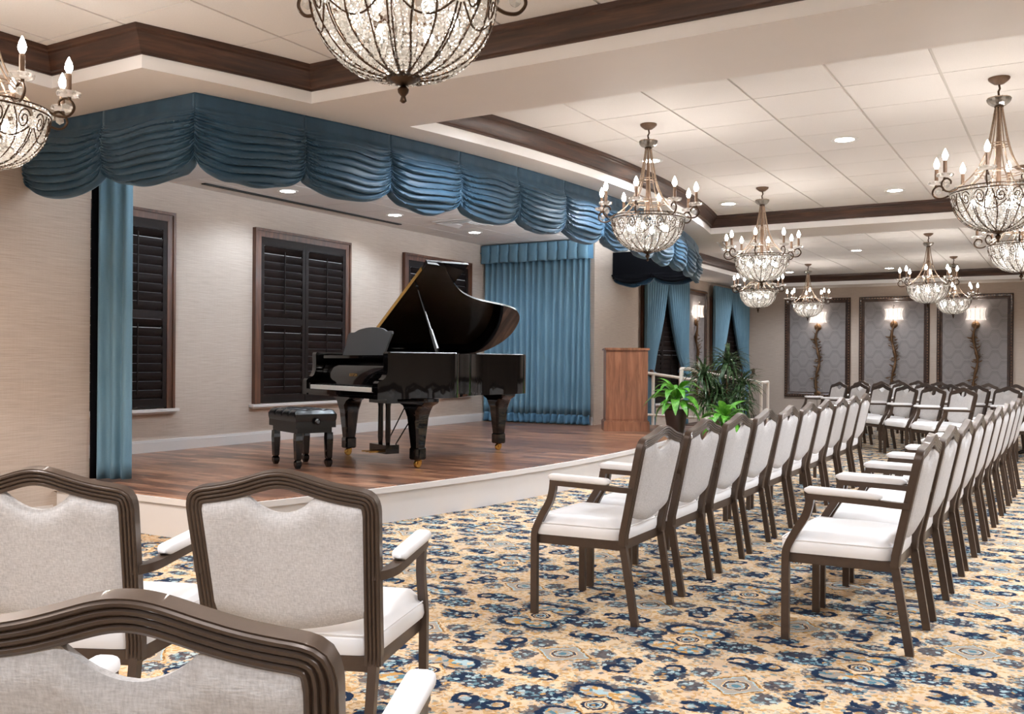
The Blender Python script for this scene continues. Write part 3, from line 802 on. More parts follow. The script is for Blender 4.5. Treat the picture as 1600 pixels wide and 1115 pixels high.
for x0, x1, lb in ((-5.565, -4.15, 'dark framed grey damask panel on the far wall, leftmost of three'), (-3.97, -2.57, 'dark framed grey damask panel in the middle of the far wall'), (-2.43, -1.02, 'dark framed grey damask panel on the far wall, rightmost of three')):
    framed((x1, FARY-0.001, 0.45), PI, x1-x0, 2.18, lb)
framed((-6.499, 18.72, 0.45), -PI/2, 1.28, 2.2, 'dark framed damask panel on the left wall between two tied curtains')

def sconce_proto():
    t = thing('wall_sconce', 'x', 'sconce', (0, 0, 0), 0, 'wall sconces with branch stems')
    # local: y out of wall, z=0 at backplate
    MB().lathe([(0.075, 0), (0.078, 0.01), (0.05, 0.022), (0.028, 0.03)], 18, (0, 0, 0), True, 'y').build('back_plate', MT['twig_bronze'], t, 40)
    # half drum shade with concave flared sides, ribbed in six panels
    def sh(u, v):
        a = PI*(u); z = 0.10+0.23*v; fl = 1+0.16*(2*v-1)**2
        return (0.165*fl*math.cos(a), 0.02+0.12*fl*math.sin(a), z)
    o = MB().grid(sh, 24, 8).build('shade', MT['shade_glow'], t, 60); o.modifiers.new('s', 'SOLIDIFY').thickness = 0.004
    for k in range(7):
        u = k/6; MB().tube([Vector(sh(u, v/8))+Vector((0, 0.003, 0)) for v in range(9)], 0.0028, 5).build('shade_rib', MT['stud_gold'], o)
    MB().tube([(0, 0.02, 0), (0, 0.07, 0.02), (0, 0.08, 0.10), (0, 0.07, 0.33), (0, 0.07, 0.37)], 0.008, 6).build('stem', MT['twig_bronze'], t)
    MB().ico((0, 0.07, 0.395), 0.024, 1).build('crystal_finial', MT['crystal'], t)
    r = random.Random(4); pts = []
    for i in range(22):
        q = i/21; pts.append((0.045*math.sin(q*9.5)*(1-0.2*q), 0.035+0.012*math.sin(q*21), -0.03-1.43*q))
    MB().tube(pts, [0.026-0.008*math.sin(i*1.3) for i in range(22)], 7).build('branch', MT['twig_bronze'], t, 50)
    m = MB(); c = MB()
    for i in range(46):
        q = r.uniform(0.03, 0.97); p = Vector(pts[int(q*21)]); s = r.choice((-1, 1)); L = r.uniform(0.06, 0.15)
        d = Vector((s*r.uniform(0.5, 1), r.uniform(0.1, 0.5), r.uniform(-0.4, 0.9))).normalized()
        e = p+d*L; m.tube([p, p+d*L*0.6+Vector((0, 0, 0.012)), e], [0.009, 0.006, 0.002], 5)
        if i % 4 == 0: c.ico(e, 0.016, 1)
        if i % 2:
            w_ = d.cross(Vector((0, 1, 0)))*0.014; mid = p+d*L*0.7
            m.add([p, mid+w_, e, mid-w_, mid+Vector((0, 0.006, 0))], [(0, 1, 4), (1, 2, 4), (2, 3, 4), (3, 0, 4)])
    tag(m.build('twigs', MT['twig_bronze'], t), kind='stuff'); tag(c.build('crystal_drops', MT['crystal'], t), kind='stuff')
    MB().lathe([(0.075, 0), (0.078, 0.012), (0.055, 0.026), (0.02, 0.034)], 18, (0, 0, -1.48), True, 'y').build('lower_plate', MT['twig_bronze'], t, 40)
    MB().tube([(0, 0.01, -1.5), (0.006, 0.012, -1.62), (0.0, 0.01, -1.78)], 0.004, 5).build('cord', MT['rubber'], t)
    l = bpy.data.lights.new('bulb_light', 'POINT'); l.energy = 2.2; l.color = WARM; l.shadow_soft_size = 0.03
    lo = obj('bulb_light', l, t); lo.location = (0, 0.075, 0.22)
    return t
sc0 = sconce_proto()
sc0.location = (-4.84, FARY-0.016, 1.99); sc0.rotation_euler = (0, 0, PI); sc0['label'] = 'lit wall sconce with twisted branch stem on the leftmost far wall panel'
dup(sc0, (-3.265, FARY-0.016, 2.03), PI, 'lit wall sconce with twisted branch stem on the middle far wall panel')
dup(sc0, (-1.70, FARY-0.016, 2.0), PI, 'lit wall sconce with twisted branch stem on the rightmost far wall panel')
dup(sc0, (-6.483, 18.1, 2.0), -PI/2, 'lit wall sconce on the left wall panel between two tied curtains')

# ================================================================== chandeliers
def chandelier():
    t = thing('chandelier', 'x', 'chandelier', (0, 0, 0), 0, 'crystal bowl chandeliers')
    B, G, K = MT['bronze'], MT['antique_gold'], MT['crystal']
    MB().lathe([(0.012, -0.045), (0.03, -0.04), (0.05, -0.025), (0.064, -0.012), (0.066, 0.0)], 20).build('canopy', MT['candle_sleeve'], t, 40)
    MB().tube([(0, 0, -0.04), (0.006, 0, -0.07), (-0.004, 0, -0.09), (0, 0, -0.12)], 0.007, 6).build('chain', B, t)
    # top crystal cup
    def cup(m, c, r, h, n=10):
        def fn(u, v):
            a = 2*PI*u; k = 1+0.07*math.cos(n*a); rr = (0.25+0.75*math.sin(v*PI*0.5)**0.8)*r*k
            return (c[0]+rr*math.cos(a), c[1]+rr*math.sin(a), c[2]+h*(v**1.6))
        return m.grid(fn, n*2, 4, True)
    m = cup(MB(), (0, 0, -0.185), 0.07, 0.05)
    for k in range(10): a = 2*PI*k/10; m.ico((0.058*math.cos(a), 0.058*math.sin(a), -0.135), 0.010, 1)
    o = m.build('top_cup', K, t); o.modifiers.new('s', 'SOLIDIFY').thickness = 0.003
    MB().tube([(0.07*math.cos(2*PI*k/20), 0.07*math.sin(2*PI*k/20), -0.134) for k in range(20)], 0.003, 5, True).build('cup_wire', G, o)
    MB().lathe([(0.02, -0.20), (0.03, -0.19), (0.018, -0.165), (0.01, -0.12)], 12).build('collar', B, t, 40)
    # cage of bent rods and rings
    m = MB()
    cv = [(0.022, -0.195), (0.038, -0.30), (0.063, -0.43), (0.095, -0.53), (0.145, -0.615), (0.215, -0.685), (0.278, -0.728)]
    for k in range(8):
        a = 2*PI*(k+0.5)/8; ca, sa = math.cos(a), math.sin(a)
        m.tube(catmull([(r*ca, r*sa, z) for r, z in cv], 4), 0.0048, 5)
    for r, z in ((0.064, -0.43), (0.144, -0.612)):
        for dz in (0, -0.016): m.tube([(r*math.cos(2*PI*k/32), r*math.sin(2*PI*k/32), z+dz) for k in range(32)], 0.0032, 5, True)
    m.build('cage', G, t, 50)
    MB().lathe([(0.016, -0.72), (0.016, -0.40), (0.010, -0.38), (0.008, -0.19)], 10).build('column', MT['candle_sleeve'], t, 40)
    # bowl profile
    def bowl(q):                       # q 0 rim .. 1 bottom
        a = q*PI/2*0.97; return 0.285*math.cos(a)**0.82 if q < 1 else 0.0, -0.735-0.265*math.sin(a)
    m = MB(); N = 64
    for dz, r in ((0.0, 0.290), (-0.022, 0.289)): m.tube([(r*math.cos(2*PI*k/N), r*math.sin(2*PI*k/N), -0.728+dz) for k in range(N)], 0.0042, 5, True)
    m.build('rim', B, t, 50)
    m = MB()
    for k in range(80): a = 2*PI*k/80; m.ico((0.294*math.cos(a), 0.294*math.sin(a), -0.739), 0.0085, 0)
    tag(m.build('rim_beads', K, t), kind='stuff')
    # ribs: each of 8 panels has a pair of ribs forming a pointed petal plus a heart scroll under the rim
    m = MB(); R2 = 1.012
    def bp(a, q): r, z = bowl(q); return (r*R2*math.cos(a), r*R2*math.sin(a), z*1.0-0.002)
    for k in range(8):
        a0 = 2*PI*k/8; h = PI/8
        for s in (-1, 1):
            m.tube([bp(a0+s*h*(0.10+0.32*math.sin(PI*min(1, q*1.15))**1.0*(1-q*0.35)), 0.06+0.93*q) for q in frange(0, 1, 14)], 0.0036, 4)
            m.tube([bp(a0+h+s*h*0.06, q) for q in frange(0.25, 0.98, 10)], 0.0030, 4)
            # scroll: spiral in (angle, q) space
            cx, cq = a0+s*h*0.56, 0.17
            sp = []
            for i in range(26):
                th = i/25*PI*3.2; rr = 0.15*(1-i/25*0.78)
                sp.append(bp(cx+s*h*2.0*rr*math.cos(th+0.4), cq-rr*0.8*math.sin(th+0.4)))
            m.tube(sp, 0.0033, 4)
            m.tube([bp(a0+s*h*(0.86-0.8*q), 0.24+0.14*math.sin(PI*q*0.5)) for q in frange(0, 1, 8)], 0.0033, 4)
    m.build('bowl_ribs', B, t, 60)
    # crystal strings lining the bowl
    m = MB(); r = random.Random(2)
    rows = 25
    for j in range(rows):
        q = 0.035+0.94*(j+0.5)/rows; rad, z = bowl(q); br = 0.0100 if q < 0.75 else 0.0075
        n = max(8, int(2*PI*rad/(br*2.1)))
        for k in range(n):
            a = 2*PI*(k+0.5*(j % 2))/n
            if r.random() < 0.06: continue
            b = br*r.uniform(0.75, 1.2)
            m.ico((rad*0.985*math.cos(a), rad*0.985*math.sin(a), z), b, 1)
    tag(m.build('crystal_beads', K, t), kind='stuff')
    MB().lathe([(0.004, -1.075), (0.011, -1.069), (0.007, -1.054), (0.016, -1.043), (0.018, -1.033), (0.008, -1.022), (0.018, -1.018), (0.038, -1.008), (0.050, -0.998), (0.052, -0.992), (0.046, -0.986)], 16).build('finial', MT['bronze'], t, 40)
    # inner lamps
    for k in range(6):
        a = 2*PI*(k+0.5)/6
        MB().lathe([(0.006, -0.845), (0.016, -0.835), (0.02, -0.82), (0.014, -0.80), (0.008, -0.79)], 8, (0.15*math.cos(a), 0.15*math.sin(a), 0)).build('bowl_bulb', MT['bowl_glow'], t, 60)
    # candle arms
    bulb = MB().lathe([(0.008, 0.0), (0.017, 0.018), (0.0185, 0.03), (0.013, 0.05), (0.005, 0.068), (0.001, 0.076)], 8).mesh('candle_bulb', MT['candle_glow'], 60)
    sleeve = MB().lathe([(0.0125, 0.0), (0.0125, 0.098), (0.0095, 0.105)], 10).mesh('candle_sleeve', MT['candle_sleeve'], 40)
    dm = cup(MB(), (0, 0, 0), 0.052, 0.024, 8)
    for k in range(8): a = 2*PI*k/8; dm.ico((0.046*math.cos(a), 0.046*math.sin(a), 0.014), 0.0095, 1)
    dish = dm.mesh('crystal_dish', K)
    drop = MB().ico((0, 0, 0), 0.022, 1).mesh('crystal_drop', K)
    am = MB()
    pts = [(0.285, 0, -0.735), (0.31, 0, -0.752), (0.345, 0, -0.765), (0.385, 0, -0.76), (0.41, 0, -0.728), (0.40, 0, -0.695), (0.37, 0, -0.68), (0.345, 0, -0.695), (0.345, 0, -0.715)]
    am.tube(catmull(pts, 5), 0.0062, 6); am.tube([(0.392, 0, -0.688), (0.388, 0, -0.672)], 0.008, 6)
    armm = am.mesh('arm', MT['bronze'], 50)
    for k in range(8):
        a = 2*PI*k/8
        ar = obj('arm', armm, t); ar.rotation_euler = (0, 0, a); ar.location = (-0.008*math.cos(a), -0.008*math.sin(a), 0.012)
        for nm, me, p in (('crystal_dish', dish, (0.386, 0, -0.675)), ('candle_sleeve', sleeve, (0.386, 0, -0.668)), ('candle_bulb', bulb, (0.386, 0, -0.563)), ('crystal_drop', drop, (0.374, 0, -0.722))):
            o = obj(nm, me, ar); o.location = p
    return t
ch0 = chandelier()
CH = [((-1.783, 2.334), 0.1, 'biggest crystal bowl chandelier, cut off by the top edge above the valance'),
      ((-4.30, 2.47), 0.681, 'crystal chandelier cut off by the left edge beside the beige wall'),
      ((-2.88, 6.93), 0.157, 'crystal chandelier hanging in front of the valance end in the middle coffer'),
      ((-0.423, 6.92), 0.681, 'large crystal chandelier at the right edge with its canopy in view'),
      ((-2.86, 10.03), 0.105, 'crystal chandelier beside the dark corner of the middle coffer crown'),
      ((-0.42, 10.1), 0.0, 'crystal chandelier half hidden below the large one at the right edge'),
      ((-4.29, 14.85), 0.105, 'crystal chandelier lowest in view behind the one at the crown corner'),
      ((-4.31, 18.2), 0.314, 'crystal chandelier before the leftmost framed panel of the far wall'),
      ((-1.79, 14.7), 0.052, 'crystal chandelier before the gap between middle and right far wall panels'),
      ((-1.79, 18.05), 0.05, 'small crystal chandelier before the rightmost framed panel of the far wall')]
for i, ((x, y), a, lb) in enumerate(CH):
    if i == 0: ch0.location = (x, y, ZC-0.001); ch0.rotation_euler = (0, 0, a); ch0['label'] = lb
    else: dup(ch0, (x, y, ZC-0.001), a, lb)

# ================================================================== banquet armchairs
def chair_proto():
    t = thing('banquet_armchair', 'x', 'chair', (0, 0, 0), 0, 'x')
    F = MT['chair_frame']
    def ly(z): return -0.19-(z-0.38)*(0.10/0.465) if z > 0.38 else -0.25+z*(0.06/0.38)
    sq = lambda a, b: [(-a, -b), (a, -b), (a, b), (-a, b)]
    for s in (-1, 1):
        pts = catmull([(s*0.263, 0.25, 0.0), (s*0.263, 0.25, 0.18), (s*0.263, 0.25, 0.345), (s*0.264, 0.243, 0.40), (s*0.268, 0.205, 0.475), (s*0.274, 0.165, 0.54), (s*0.279, 0.148, 0.59), (s*0.281, 0.142, 0.628)], 4)
        MB().sweep(pts, sq(0.0165, 0.0125), (1, 0, 0)).build('leg', F, t, 35)
        MB().sweep([(s*0.226, -0.25, 0), (s*0.229, -0.215, 0.22), (s*0.232, -0.19, 0.372)], sq(0.0165, 0.0125), (1, 0, 0)).build('leg', F, t, 35)
        # arm
        ap = catmull([(s*0.238, ly(0.618)+0.0, 0.618), (s*0.262, ly(0.618)+0.012, 0.619), (s*0.280, ly(0.62)+0.05, 0.622), (s*0.286, -0.13, 0.626), (s*0.286, 0.0, 0.630), (s*0.282, 0.155, 0.632)], 5)
        MB().sweep(ap, sq(0.017, 0.0125), (0, 0, 1)).build('arm', F, t, 35)
        # padded arm rest
        def pad(u, v, s=s):
            y = 0.165-0.315*v; a = 2*PI*u
            e = min(1, min(v, 1-v)/0.06)**0.5
            wx = (0.027-0.004*v)*(0.55+0.45*e); wz = 0.0165*(0.4+0.6*e)
            ca, sa = math.cos(a), math.sin(a)
            return (s*(0.284+0.003*v)+wx*math.copysign(abs(ca)**0.6, ca), y, 0.659-0.006*v+wz*math.copysign(abs(sa)**0.7, sa))
        m = MB().grid(pad, 14, 18, True); n = 14
        m.f.append(tuple(range(n))); m.f.append(tuple(range(18*n, 19*n))); m.build('arm_pad', MT['seat_vinyl'], t, 60)
    # seat frame
    m = MB(); z0, z1 = 0.335, 0.378
    pl = [(-0.226, -0.185), (0.226, -0.185), (0.256, 0.25), (-0.256, 0.25)]
    m.sweep([(x, y, 0) for x, y in pl], [(0.0, z0), (0.024, z0), (0.024, z1), (0.0, z1)], (0, 0, 1), True); m.build('seat_frame', F, t)
    # cushion
    bm = bmesh.new()
    vs = []
    nx, ny = 12, 10
    def cp(i, j, top):
        u, v = i/nx*2-1, j/ny*2-1
        w_ = 0.250+0.022*(v+1)/2*1.0-0.018*(1-v)/2; y = -0.188+(v+1)/2*0.465
        eu, ev = max(0, (abs(u)-0.8)/0.2), max(0, (abs(v)-0.8)/0.2)
        k = math.sqrt(max(0, 1-min(1, eu*eu+ev*ev)))
        x = u*w_*(1.0); rr = 1-0.06*max(0, eu+ev-1)
        z = 0.45+0.018*k*1.0+0.012*(1-u*u)*(1-v*v)-0.02*(1-k) if top else 0.378
        if not top: x *= 0.985; y = y*0.985
        return (x*rr, y*rr, z)
    m = MB()
    w1 = nx+1
    top = [cp(i, j, True) for j in range(ny+1) for i in range(nx+1)]
    m.v = top[:]; m.f = [(j*w1+i, j*w1+i+1, (j+1)*w1+i+1, (j+1)*w1+i) for j in range(ny) for i in range(nx)]
    ring = [i for i in range(nx+1)]+[j*w1+nx for j in range(1, ny+1)]+[ny*w1+i for i in range(nx-1, -1, -1)]+[j*w1 for j in range(ny-1, 0, -1)]
    prev = ring
    for lvl, (sc_, z) in enumerate(((1.012, 0.425), (1.008, 0.395), (0.985, 0.379))):
        o = len(m.v)
        for q in ring:
            x, y, _ = top[q]; m.v.append((x*sc_, (y-0.04)*sc_+0.04, z))
        cur = list(range(o, o+len(ring)))
        for k in range(len(ring)): m.f.append((prev[k], cur[k], cur[(k+1) % len(ring)], prev[(k+1) % len(ring)]))
        prev = cur
    m.f.append(tuple(prev)); bm.free()
    seat = m.build('seat_cushion', MT['seat_vinyl'], t, 50)
    # piping seam round the cushion
    MB().tube([(top[q][0]*1.009, (top[q][1]-0.04)*1.009+0.04, 0.436) for q in ring], 0.0028, 5, True).build('piping', MT['seat_vinyl'], seat, 60)
    # back frame: reeded post-rail-post loop
    def railz(x):
        a = abs(x); h = 0.037*math.exp(-(a/0.102)**2)+0.842-0.012*max(0, (a-0.1)/0.13)**1.5; return h
    pz = [(-0.232, 0.36), (-0.235, 0.46), (-0.240, 0.58), (-0.2455, 0.70), (-0.249, 0.775), (-0.249, 0.803), (-0.2425, 0.822), (-0.226, 0.8305)]
    xs = [x for x in frange(-0.20, 0.20, 22)]
    full = pz+[(x, railz(x)-0.0) for x in xs]+[(-x, z) for x, z in pz[::-1]]
    full = [(p.x, p.y) for p in catmull([(x, z, 0) for x, z in full], 2)]
    path = [(x, ly(z), z) for x, z in full]
    bnv = Vector((0, -0.977, -0.21))
    w_, d = 0.0235, 0.0165
    prof = [(w_, -d), (w_, d*0.75)]
    nr = 4
    for k in range(nr):
        a0 = w_*0.92-k*(2*w_*0.92/nr); a1 = a0-2*w_*0.92/nr
        prof += [(a0-0.0008, d*0.72), (a0-(a0-a1)*0.3, d*0.95), (a0-(a0-a1)*0.7, d*0.95)]
    prof += [(-w_, d*0.75), (-w_, -d)]
    MB().sweep(path, prof, bnv).build('back_frame', F, t, 28)
    # upholstered back panel with handle scallop and bowed lower edge
    nx2, nz2 = 28, 22
    def post_x(z):
        for (x0, z0_), (x1, z1_) in zip(pz, pz[1:]):
            if z0_ <= z <= z1_: return -(x0+(x1-x0)*(z-z0_)/(z1_-z0_))-0.012
        return 0.24
    def ptop(x): return min(railz(x)-0.018, 0.862) if abs(x) > 0.105 else (railz(0.105)-0.018)-0.052*math.cos(x/0.105*PI/2)**0.9
    def pbot(x): return 0.452+0.045*(abs(x)/0.235)**1.6
    def face(side):
        vs = []
        for j in range(nz2+1):
            for i in range(nx2+1):
                u = i/nx2*2-1; v = j/nz2
                x = u*0.24; z = pbot(x)+(ptop(x)-pbot(x))*v
                x2 = u*post_x(min(0.82, z))
                ed = min(1-abs(u), v*0.8, (1-v)*0.8); th = 0.007+0.014*min(1, ed/0.10)**0.55
                y = ly(z)+side*th
                vs.append((x2, y, z))
        return vs
    m = MB(); a = face(1); b = face(-1); W1 = nx2+1; m.v = a+b; o = len(a)
    for j in range(nz2):
        for i in range(nx2):
            q = (j*W1+i, j*W1+i+1, (j+1)*W1+i+1, (j+1)*W1+i); m.f.append(q); m.f.append(tuple(x+o for x in q[::-1]))
    ring = [i for i in range(nx2+1)]+[j*W1+nx2 for j in range(1, nz2+1)]+[nz2*W1+i for i in range(nx2-1, -1, -1)]+[j*W1 for j in range(nz2-1, 0, -1)]
    for k in range(len(ring)):
        p, q = ring[k], ring[(k+1) % len(ring)]; m.f.append((p, q, q+o, p+o))
    m.build('backrest', MT['chair_fabric'], t, 50)
    return t
ch = chair_proto()
first = [True]
def chair(x, y, ang, label, group):
    """ang: direction the sitter faces, radians from +X"""
    rz = ang-PI/2
    if first[0]:
        first[0] = False; c = ch; ch.location = (x, y, 0); ch.rotation_euler = (0, 0, rz); ch['label'] = label; ch['group'] = group
    else: dup(ch, (x, y, 0), rz, label, group)
ORD = ['nearest', 'second', 'third', 'fourth', 'fifth', 'sixth', 'seventh', 'eighth', 'ninth', 'last']
G1 = 'armchairs in the two rows before the stage'
for i in range(10):
    lb = ('nearest armchair of the row closest to the stage, its whole side in view' if i == 0 else
          'farthest armchair at the end of the row closest to the stage' if i == 9 else '%s armchair from the near end of the row closest to the stage' % ORD[i])
    chair(-1.952-0.012*i, 4.195+0.63*i, PI+0.012, lb, G1)
for i in range(10):
    lb = ('nearest armchair of the second row, its four legs standing clear on the carpet' if i == 0 else
          'farthest armchair at the end of the second row from the stage' if i == 9 else '%s armchair from the near end of the second row from the stage' % ORD[i])
    chair(-0.812+0.014*i, 4.40+0.63*i, PI-0.02, lb, G1)
# foreground chairs seen from behind
G0 = 'armchairs seen from behind in the left foreground'
chair(-1.94, 2.14, math.radians(112), 'armchair seen from behind before the stage corner, its back fully in view', G0)
chair(-2.55, 1.815, math.radians(116), 'armchair seen from behind, cut off by the left edge', G0)
chair(-1.15, 1.055, math.radians(114), 'closest armchair at the bottom left corner, only its upper back in view', G0)
# far angled block
G2 = 'armchairs of the angled block near the far wall'
U = Vector((-0.625, 0.78)); BK = Vector((0.78, 0.625)); A0 = Vector((-1.165, 13.03)); ANG = math.atan2(-0.625, -0.78)
FW = Vector((math.cos(ANG), math.sin(ANG)))
def far(k, s, lb):
    p = A0+U*0.642*k+BK*s+FW*0.29; chair(p.x, p.y, ANG, lb, G2)
for k in range(6):
    far(k, 0.0, 'nearest armchair in the front line of the angled block by the far wall' if k == 0 else '%s armchair from the near end in the front line of the angled block' % ORD[k])
for k in range(8):
    far(k, 1.07, 'nearest armchair in the middle line of the angled block, at the right edge' if k == 0 else '%s armchair from the near end in the middle line of the angled block' % ORD[k])
for k in range(1, 9):
    far(k, 2.12, '%s armchair from the near end in the back line of the angled block' % ORD[k])

# ================================================================== grand piano
PA = math.radians(-22.8)
def piano_w(x, y): c, s = math.cos(PA), math.sin(PA); y -= 0.30; return (-5.50+x*c-y*s, 6.86+x*s+y*c)
px, py = piano_w(0, 0)
pn = thing('grand_piano', 'glossy black concert grand piano with raised lid on the stage', 'piano', (px, py, SZ), PA)
PB = MT['piano_black']
curve = [(0.74, 0.60), (0.715, 0.68), (0.64, 0.77), (0.545, 0.86), (0.44, 0.975), (0.35, 1.09), (0.285, 1.22), (0.24, 1.35), (0.215, 1.47), (0.19, 1.60), (0.16, 1.74), (0.115, 1.87), (0.05, 1.96), (-0.04, 2.03), (-0.15, 2.075), (-0.30, 2.105), (-0.42, 2.10), (-0.54, 2.065), (-0.65, 1.99), (-0.72, 1.89), (-0.74, 1.78)]
curve = [(p.x, p.y) for p in catmull([(x, y, 0) for x, y in curve], 3)]
outl = [(0.74, 0.0)]+curve+[(-0.74, 0.0)]
MB().sweep([(x, y, 0) for x, y in outl], [(0.0, 0.60), (0.055, 0.60), (0.055, 0.992), (0.045, 1.0), (0.008, 1.0), (0.0, 0.992)], (0, 0, 1)).build('rim', PB, pn, 35)
io = [(x*0.94, 0.12+(y-0.12)*0.97) for x, y in outl if y > 0.3]
MB().prism([(0.69, 0.2)]+io+[(-0.69, 0.2)], 0.86, 0.875).build('soundboard', MT['soundboard'], pn)
MB().prism([(0.72, -0.04)]+[(x*0.97, y*0.985) for x, y in outl if y > 0.3]+[(-0.72, -0.04)], 0.605, 0.64).build('bottom_board', PB, pn)
MB().box(-0.73, 0.30, 0.64, 0.73, 0.34, 0.93).build('belly_rail', PB, pn)
ck = [(-0.115, 0.60), (0.0, 0.60), (0.005, 1.0), (-0.012, 1.0), (-0.022, 0.985), (-0.018, 0.90), (-0.022, 0.83), (-0.04, 0.785), (-0.07, 0.76), (-0.10, 0.752), (-0.115, 0.735)]
ck = [(y, z) for y, z in ck]
for s in (-1, 1):
    x0, x1 = sorted((s*0.745, s*0.665)); MB().prism_x(ck, x0, x1).build('cheek', PB, pn, 30)
    x0, x1 = sorted((s*0.664, s*0.615)); MB().box(x0, -0.10, 0.66, x1, 0.03, 0.712).build('key_block', PB, pn)
MB().box(-0.665, -0.105, 0.60, 0.665, 0.30, 0.655).build('keybed', PB, pn)
MB().box(-0.664, -0.118, 0.615, 0.664, -0.106, 0.6555).build('key_slip', PB, pn)
m = MB()
for k in range(52): x = -0.611+k*1.222/52; m.box(x+0.0006, -0.10, 0.6565, x+1.222/52-0.0006, 0.04, 0.695)
tag(m.build('white_keys', MT['ivory'], pn), kind='stuff')
m = MB()
for k in range(51):
    if k % 7 in (1, 4): continue
    x = -0.611+(k+1)*1.222/52; m.box(x-0.006, -0.052, 0.694, x+0.006, 0.04, 0.706)
tag(m.build('black_keys', MT['ebony'], pn), kind='stuff')
fb = [(0.038, 0.68), (0.042, 0.74), (0.052, 0.80), (0.066, 0.86), (0.085, 0.905), (0.11, 0.925), (0.16, 0.93), (0.16, 0.915), (0.12, 0.91), (0.095, 0.89), (0.08, 0.855), (0.064, 0.80), (0.054, 0.74), (0.05, 0.68)]
fallb = MB().prism_x(fb, -0.662, 0.662).build('fallboard', PB, pn, 40)
tc = bpy.data.curves.new('maker_name', 'FONT'); tc.body = 'BOSTON'; tc.align_x = 'CENTER'; tc.size = 0.038; tc.extrude = 0.0004; tc.offset = 0.0006
to = bpy.data.objects.new('maker_name', tc); COL.objects.link(to)
dg = bpy.context.evaluated_depsgraph_get(); tme = bpy.data.meshes.new_from_object(to.evaluated_get(dg)); bpy.data.objects.remove(to)
tme.materials.clear(); tme.materials.append(MT['brass']); to = obj('maker_name', tme, fallb)
to.location = (-0.02, 0.0465, 0.782); to.rotation_euler = (math.radians(81), 0, 0)
MB().box(-0.664, 0.02, 0.945, 0.664, 0.48, 0.972).build('music_shelf', PB, pn)
# music desk with wavy top
dk = []
for i in range(33):
    u = i/32*2-1; x = u*0.42
    z = 0.222+0.034*math.cos(PI*u*0.62)-0.012*math.exp(-((abs(u)-0.74)/0.11)**2)
    dk.append((x*(0.985), z))
full = [(-0.40, 0.0), (0.40, 0.0)]+[(0.405, 0.10), (0.425, 0.19)]+dk[::-1]+[(-0.425, 0.19), (-0.405, 0.10)]
n = len(full); m = MB()
lean = 0.34
m.add([(x, 0.13+z*lean, 0.974+z) for x, z in full]+[(x, 0.148+z*lean, 0.974+z) for x, z in full], [tuple(range(n)), tuple(range(n, 2*n))[::-1]]+[(i, (i+1) % n, n+(i+1) % n, n+i) for i in range(n)])
m.build('music_desk', MT['piano_satin'], pn)
# lid, opened 32 degrees about the bass side, front leaf folded back on top
al = math.radians(32)
def lidp(w_, y, h): return (-0.74+w_*math.cos(al)-h*math.sin(al), y, 1.003+w_*math.sin(al)+h*math.cos(al))
lo_ = [(x+0.74, y) for x, y in [(0.745, 0.5)]+curve+[(-0.74, 0.5)]]
n = len(lo_); m = MB(); m.add([lidp(a, y, 0) for a, y in lo_]+[lidp(a, y, 0.022) for a, y in lo_], [tuple(range(n))[::-1], tuple(range(n, 2*n))]+[(i, (i+1) % n, n+(i+1) % n, n+i) for i in range(n)])
lid = m.build('lid', PB, pn, 30)
fl = [(0.0, 0.5), (1.485, 0.5), (1.485, 0.95), (0.0, 0.95)]
m = MB(); m.add([lidp(a, y, 0.026) for a, y in fl]+[lidp(a, y, 0.046) for a, y in fl], [(3, 2, 1, 0), (4, 5, 6, 7)]+[(i, (i+1) % 4, 4+(i+1) % 4, 4+i) for i in range(4)])
m.build('front_leaf', PB, lid)
m = MB(); h4 = [(0.02, 0.4965), (1.38, 0.4965), (1.38, 0.5), (0.02, 0.5)]
m.add([lidp(a, y, 0.004) for a, y in h4]+[lidp(a, y, 0.04) for a, y in h4], [(3, 2, 1, 0), (4, 5, 6, 7)]+[(i, (i+1) % 4, 4+(i+1) % 4, 4+i) for i in range(4)])
m.build('lid_hinge', MT['brass'], lid)
# prop
b0 = Vector((0.70, 0.50, 0.99)); b1 = Vector(lidp(1.15, 0.56, 0.0)); mid = b0.lerp(b1, 0.34)
m = MB().tube([b0, mid], [0.024, 0.018], 6); m.tube([mid, b1], [0.011, 0.008], 6); m.ico(b1, 0.016, 1)
m.build('lid_prop', PB, pn, 40)
# legs with brackets, feet and brass casters
def pleg(x, y, rot):
    l = obj('leg', None, pn); l.location = (x, y, 0); l.rotation_euler = (0, 0, rot)
    hw = [(0.20, 0.60), (0.20, 0.575), (0.185, 0.56), (0.125, 0.535), (0.09, 0.49), (0.076, 0.44), (0.072, 0.40), (0.05, 0.175), (0.058, 0.165), (0.058, 0.08), (0.05, 0.07)]
    def sec(w_, z, d): return [(-w_, -d, z), (w_, -d, z), (w_, d, z), (-w_, d, z)]
    m = MB(); vv = []
    for w_, z in hw:
        d = min(w_, 0.085 if z > 0.5 else w_); b = d*0.28
        vv += [(-w_, -d+b, z), (-w_+b, -d, z), (w_-b, -d, z), (w_, -d+b, z), (w_, d-b, z), (w_-b, d, z), (-w_+b, d, z), (-w_, d-b, z)]
    k = len(hw); m.add(vv, [tuple(range(8)), tuple(range(8*(k-1), 8*k))[::-1]]+[(j*8+i, j*8+(i+1) % 8, (j+1)*8+(i+1) % 8, (j+1)*8+i) for j in range(k-1) for i in range(8)])
    m.build('post', PB, l, 30)
    c = MB().lathe([(0.030, -0.016), (0.034, -0.012), (0.034, 0.012), (0.030, 0.016)], 16, (0.02, -0.02, 0.034), True, 'x')
    c.lathe([(0.02, 0.045), (0.026, 0.055), (0.03, 0.071)], 12); c.box(-0.002, -0.03, 0.03, 0.002, 0.01, 0.06).box(0.038, -0.03, 0.03, 0.042, 0.01, 0.06).box(-0.002, -0.012, 0.055, 0.042, 0.012, 0.066)
    c.build('caster', MT['brass'], l, 35)
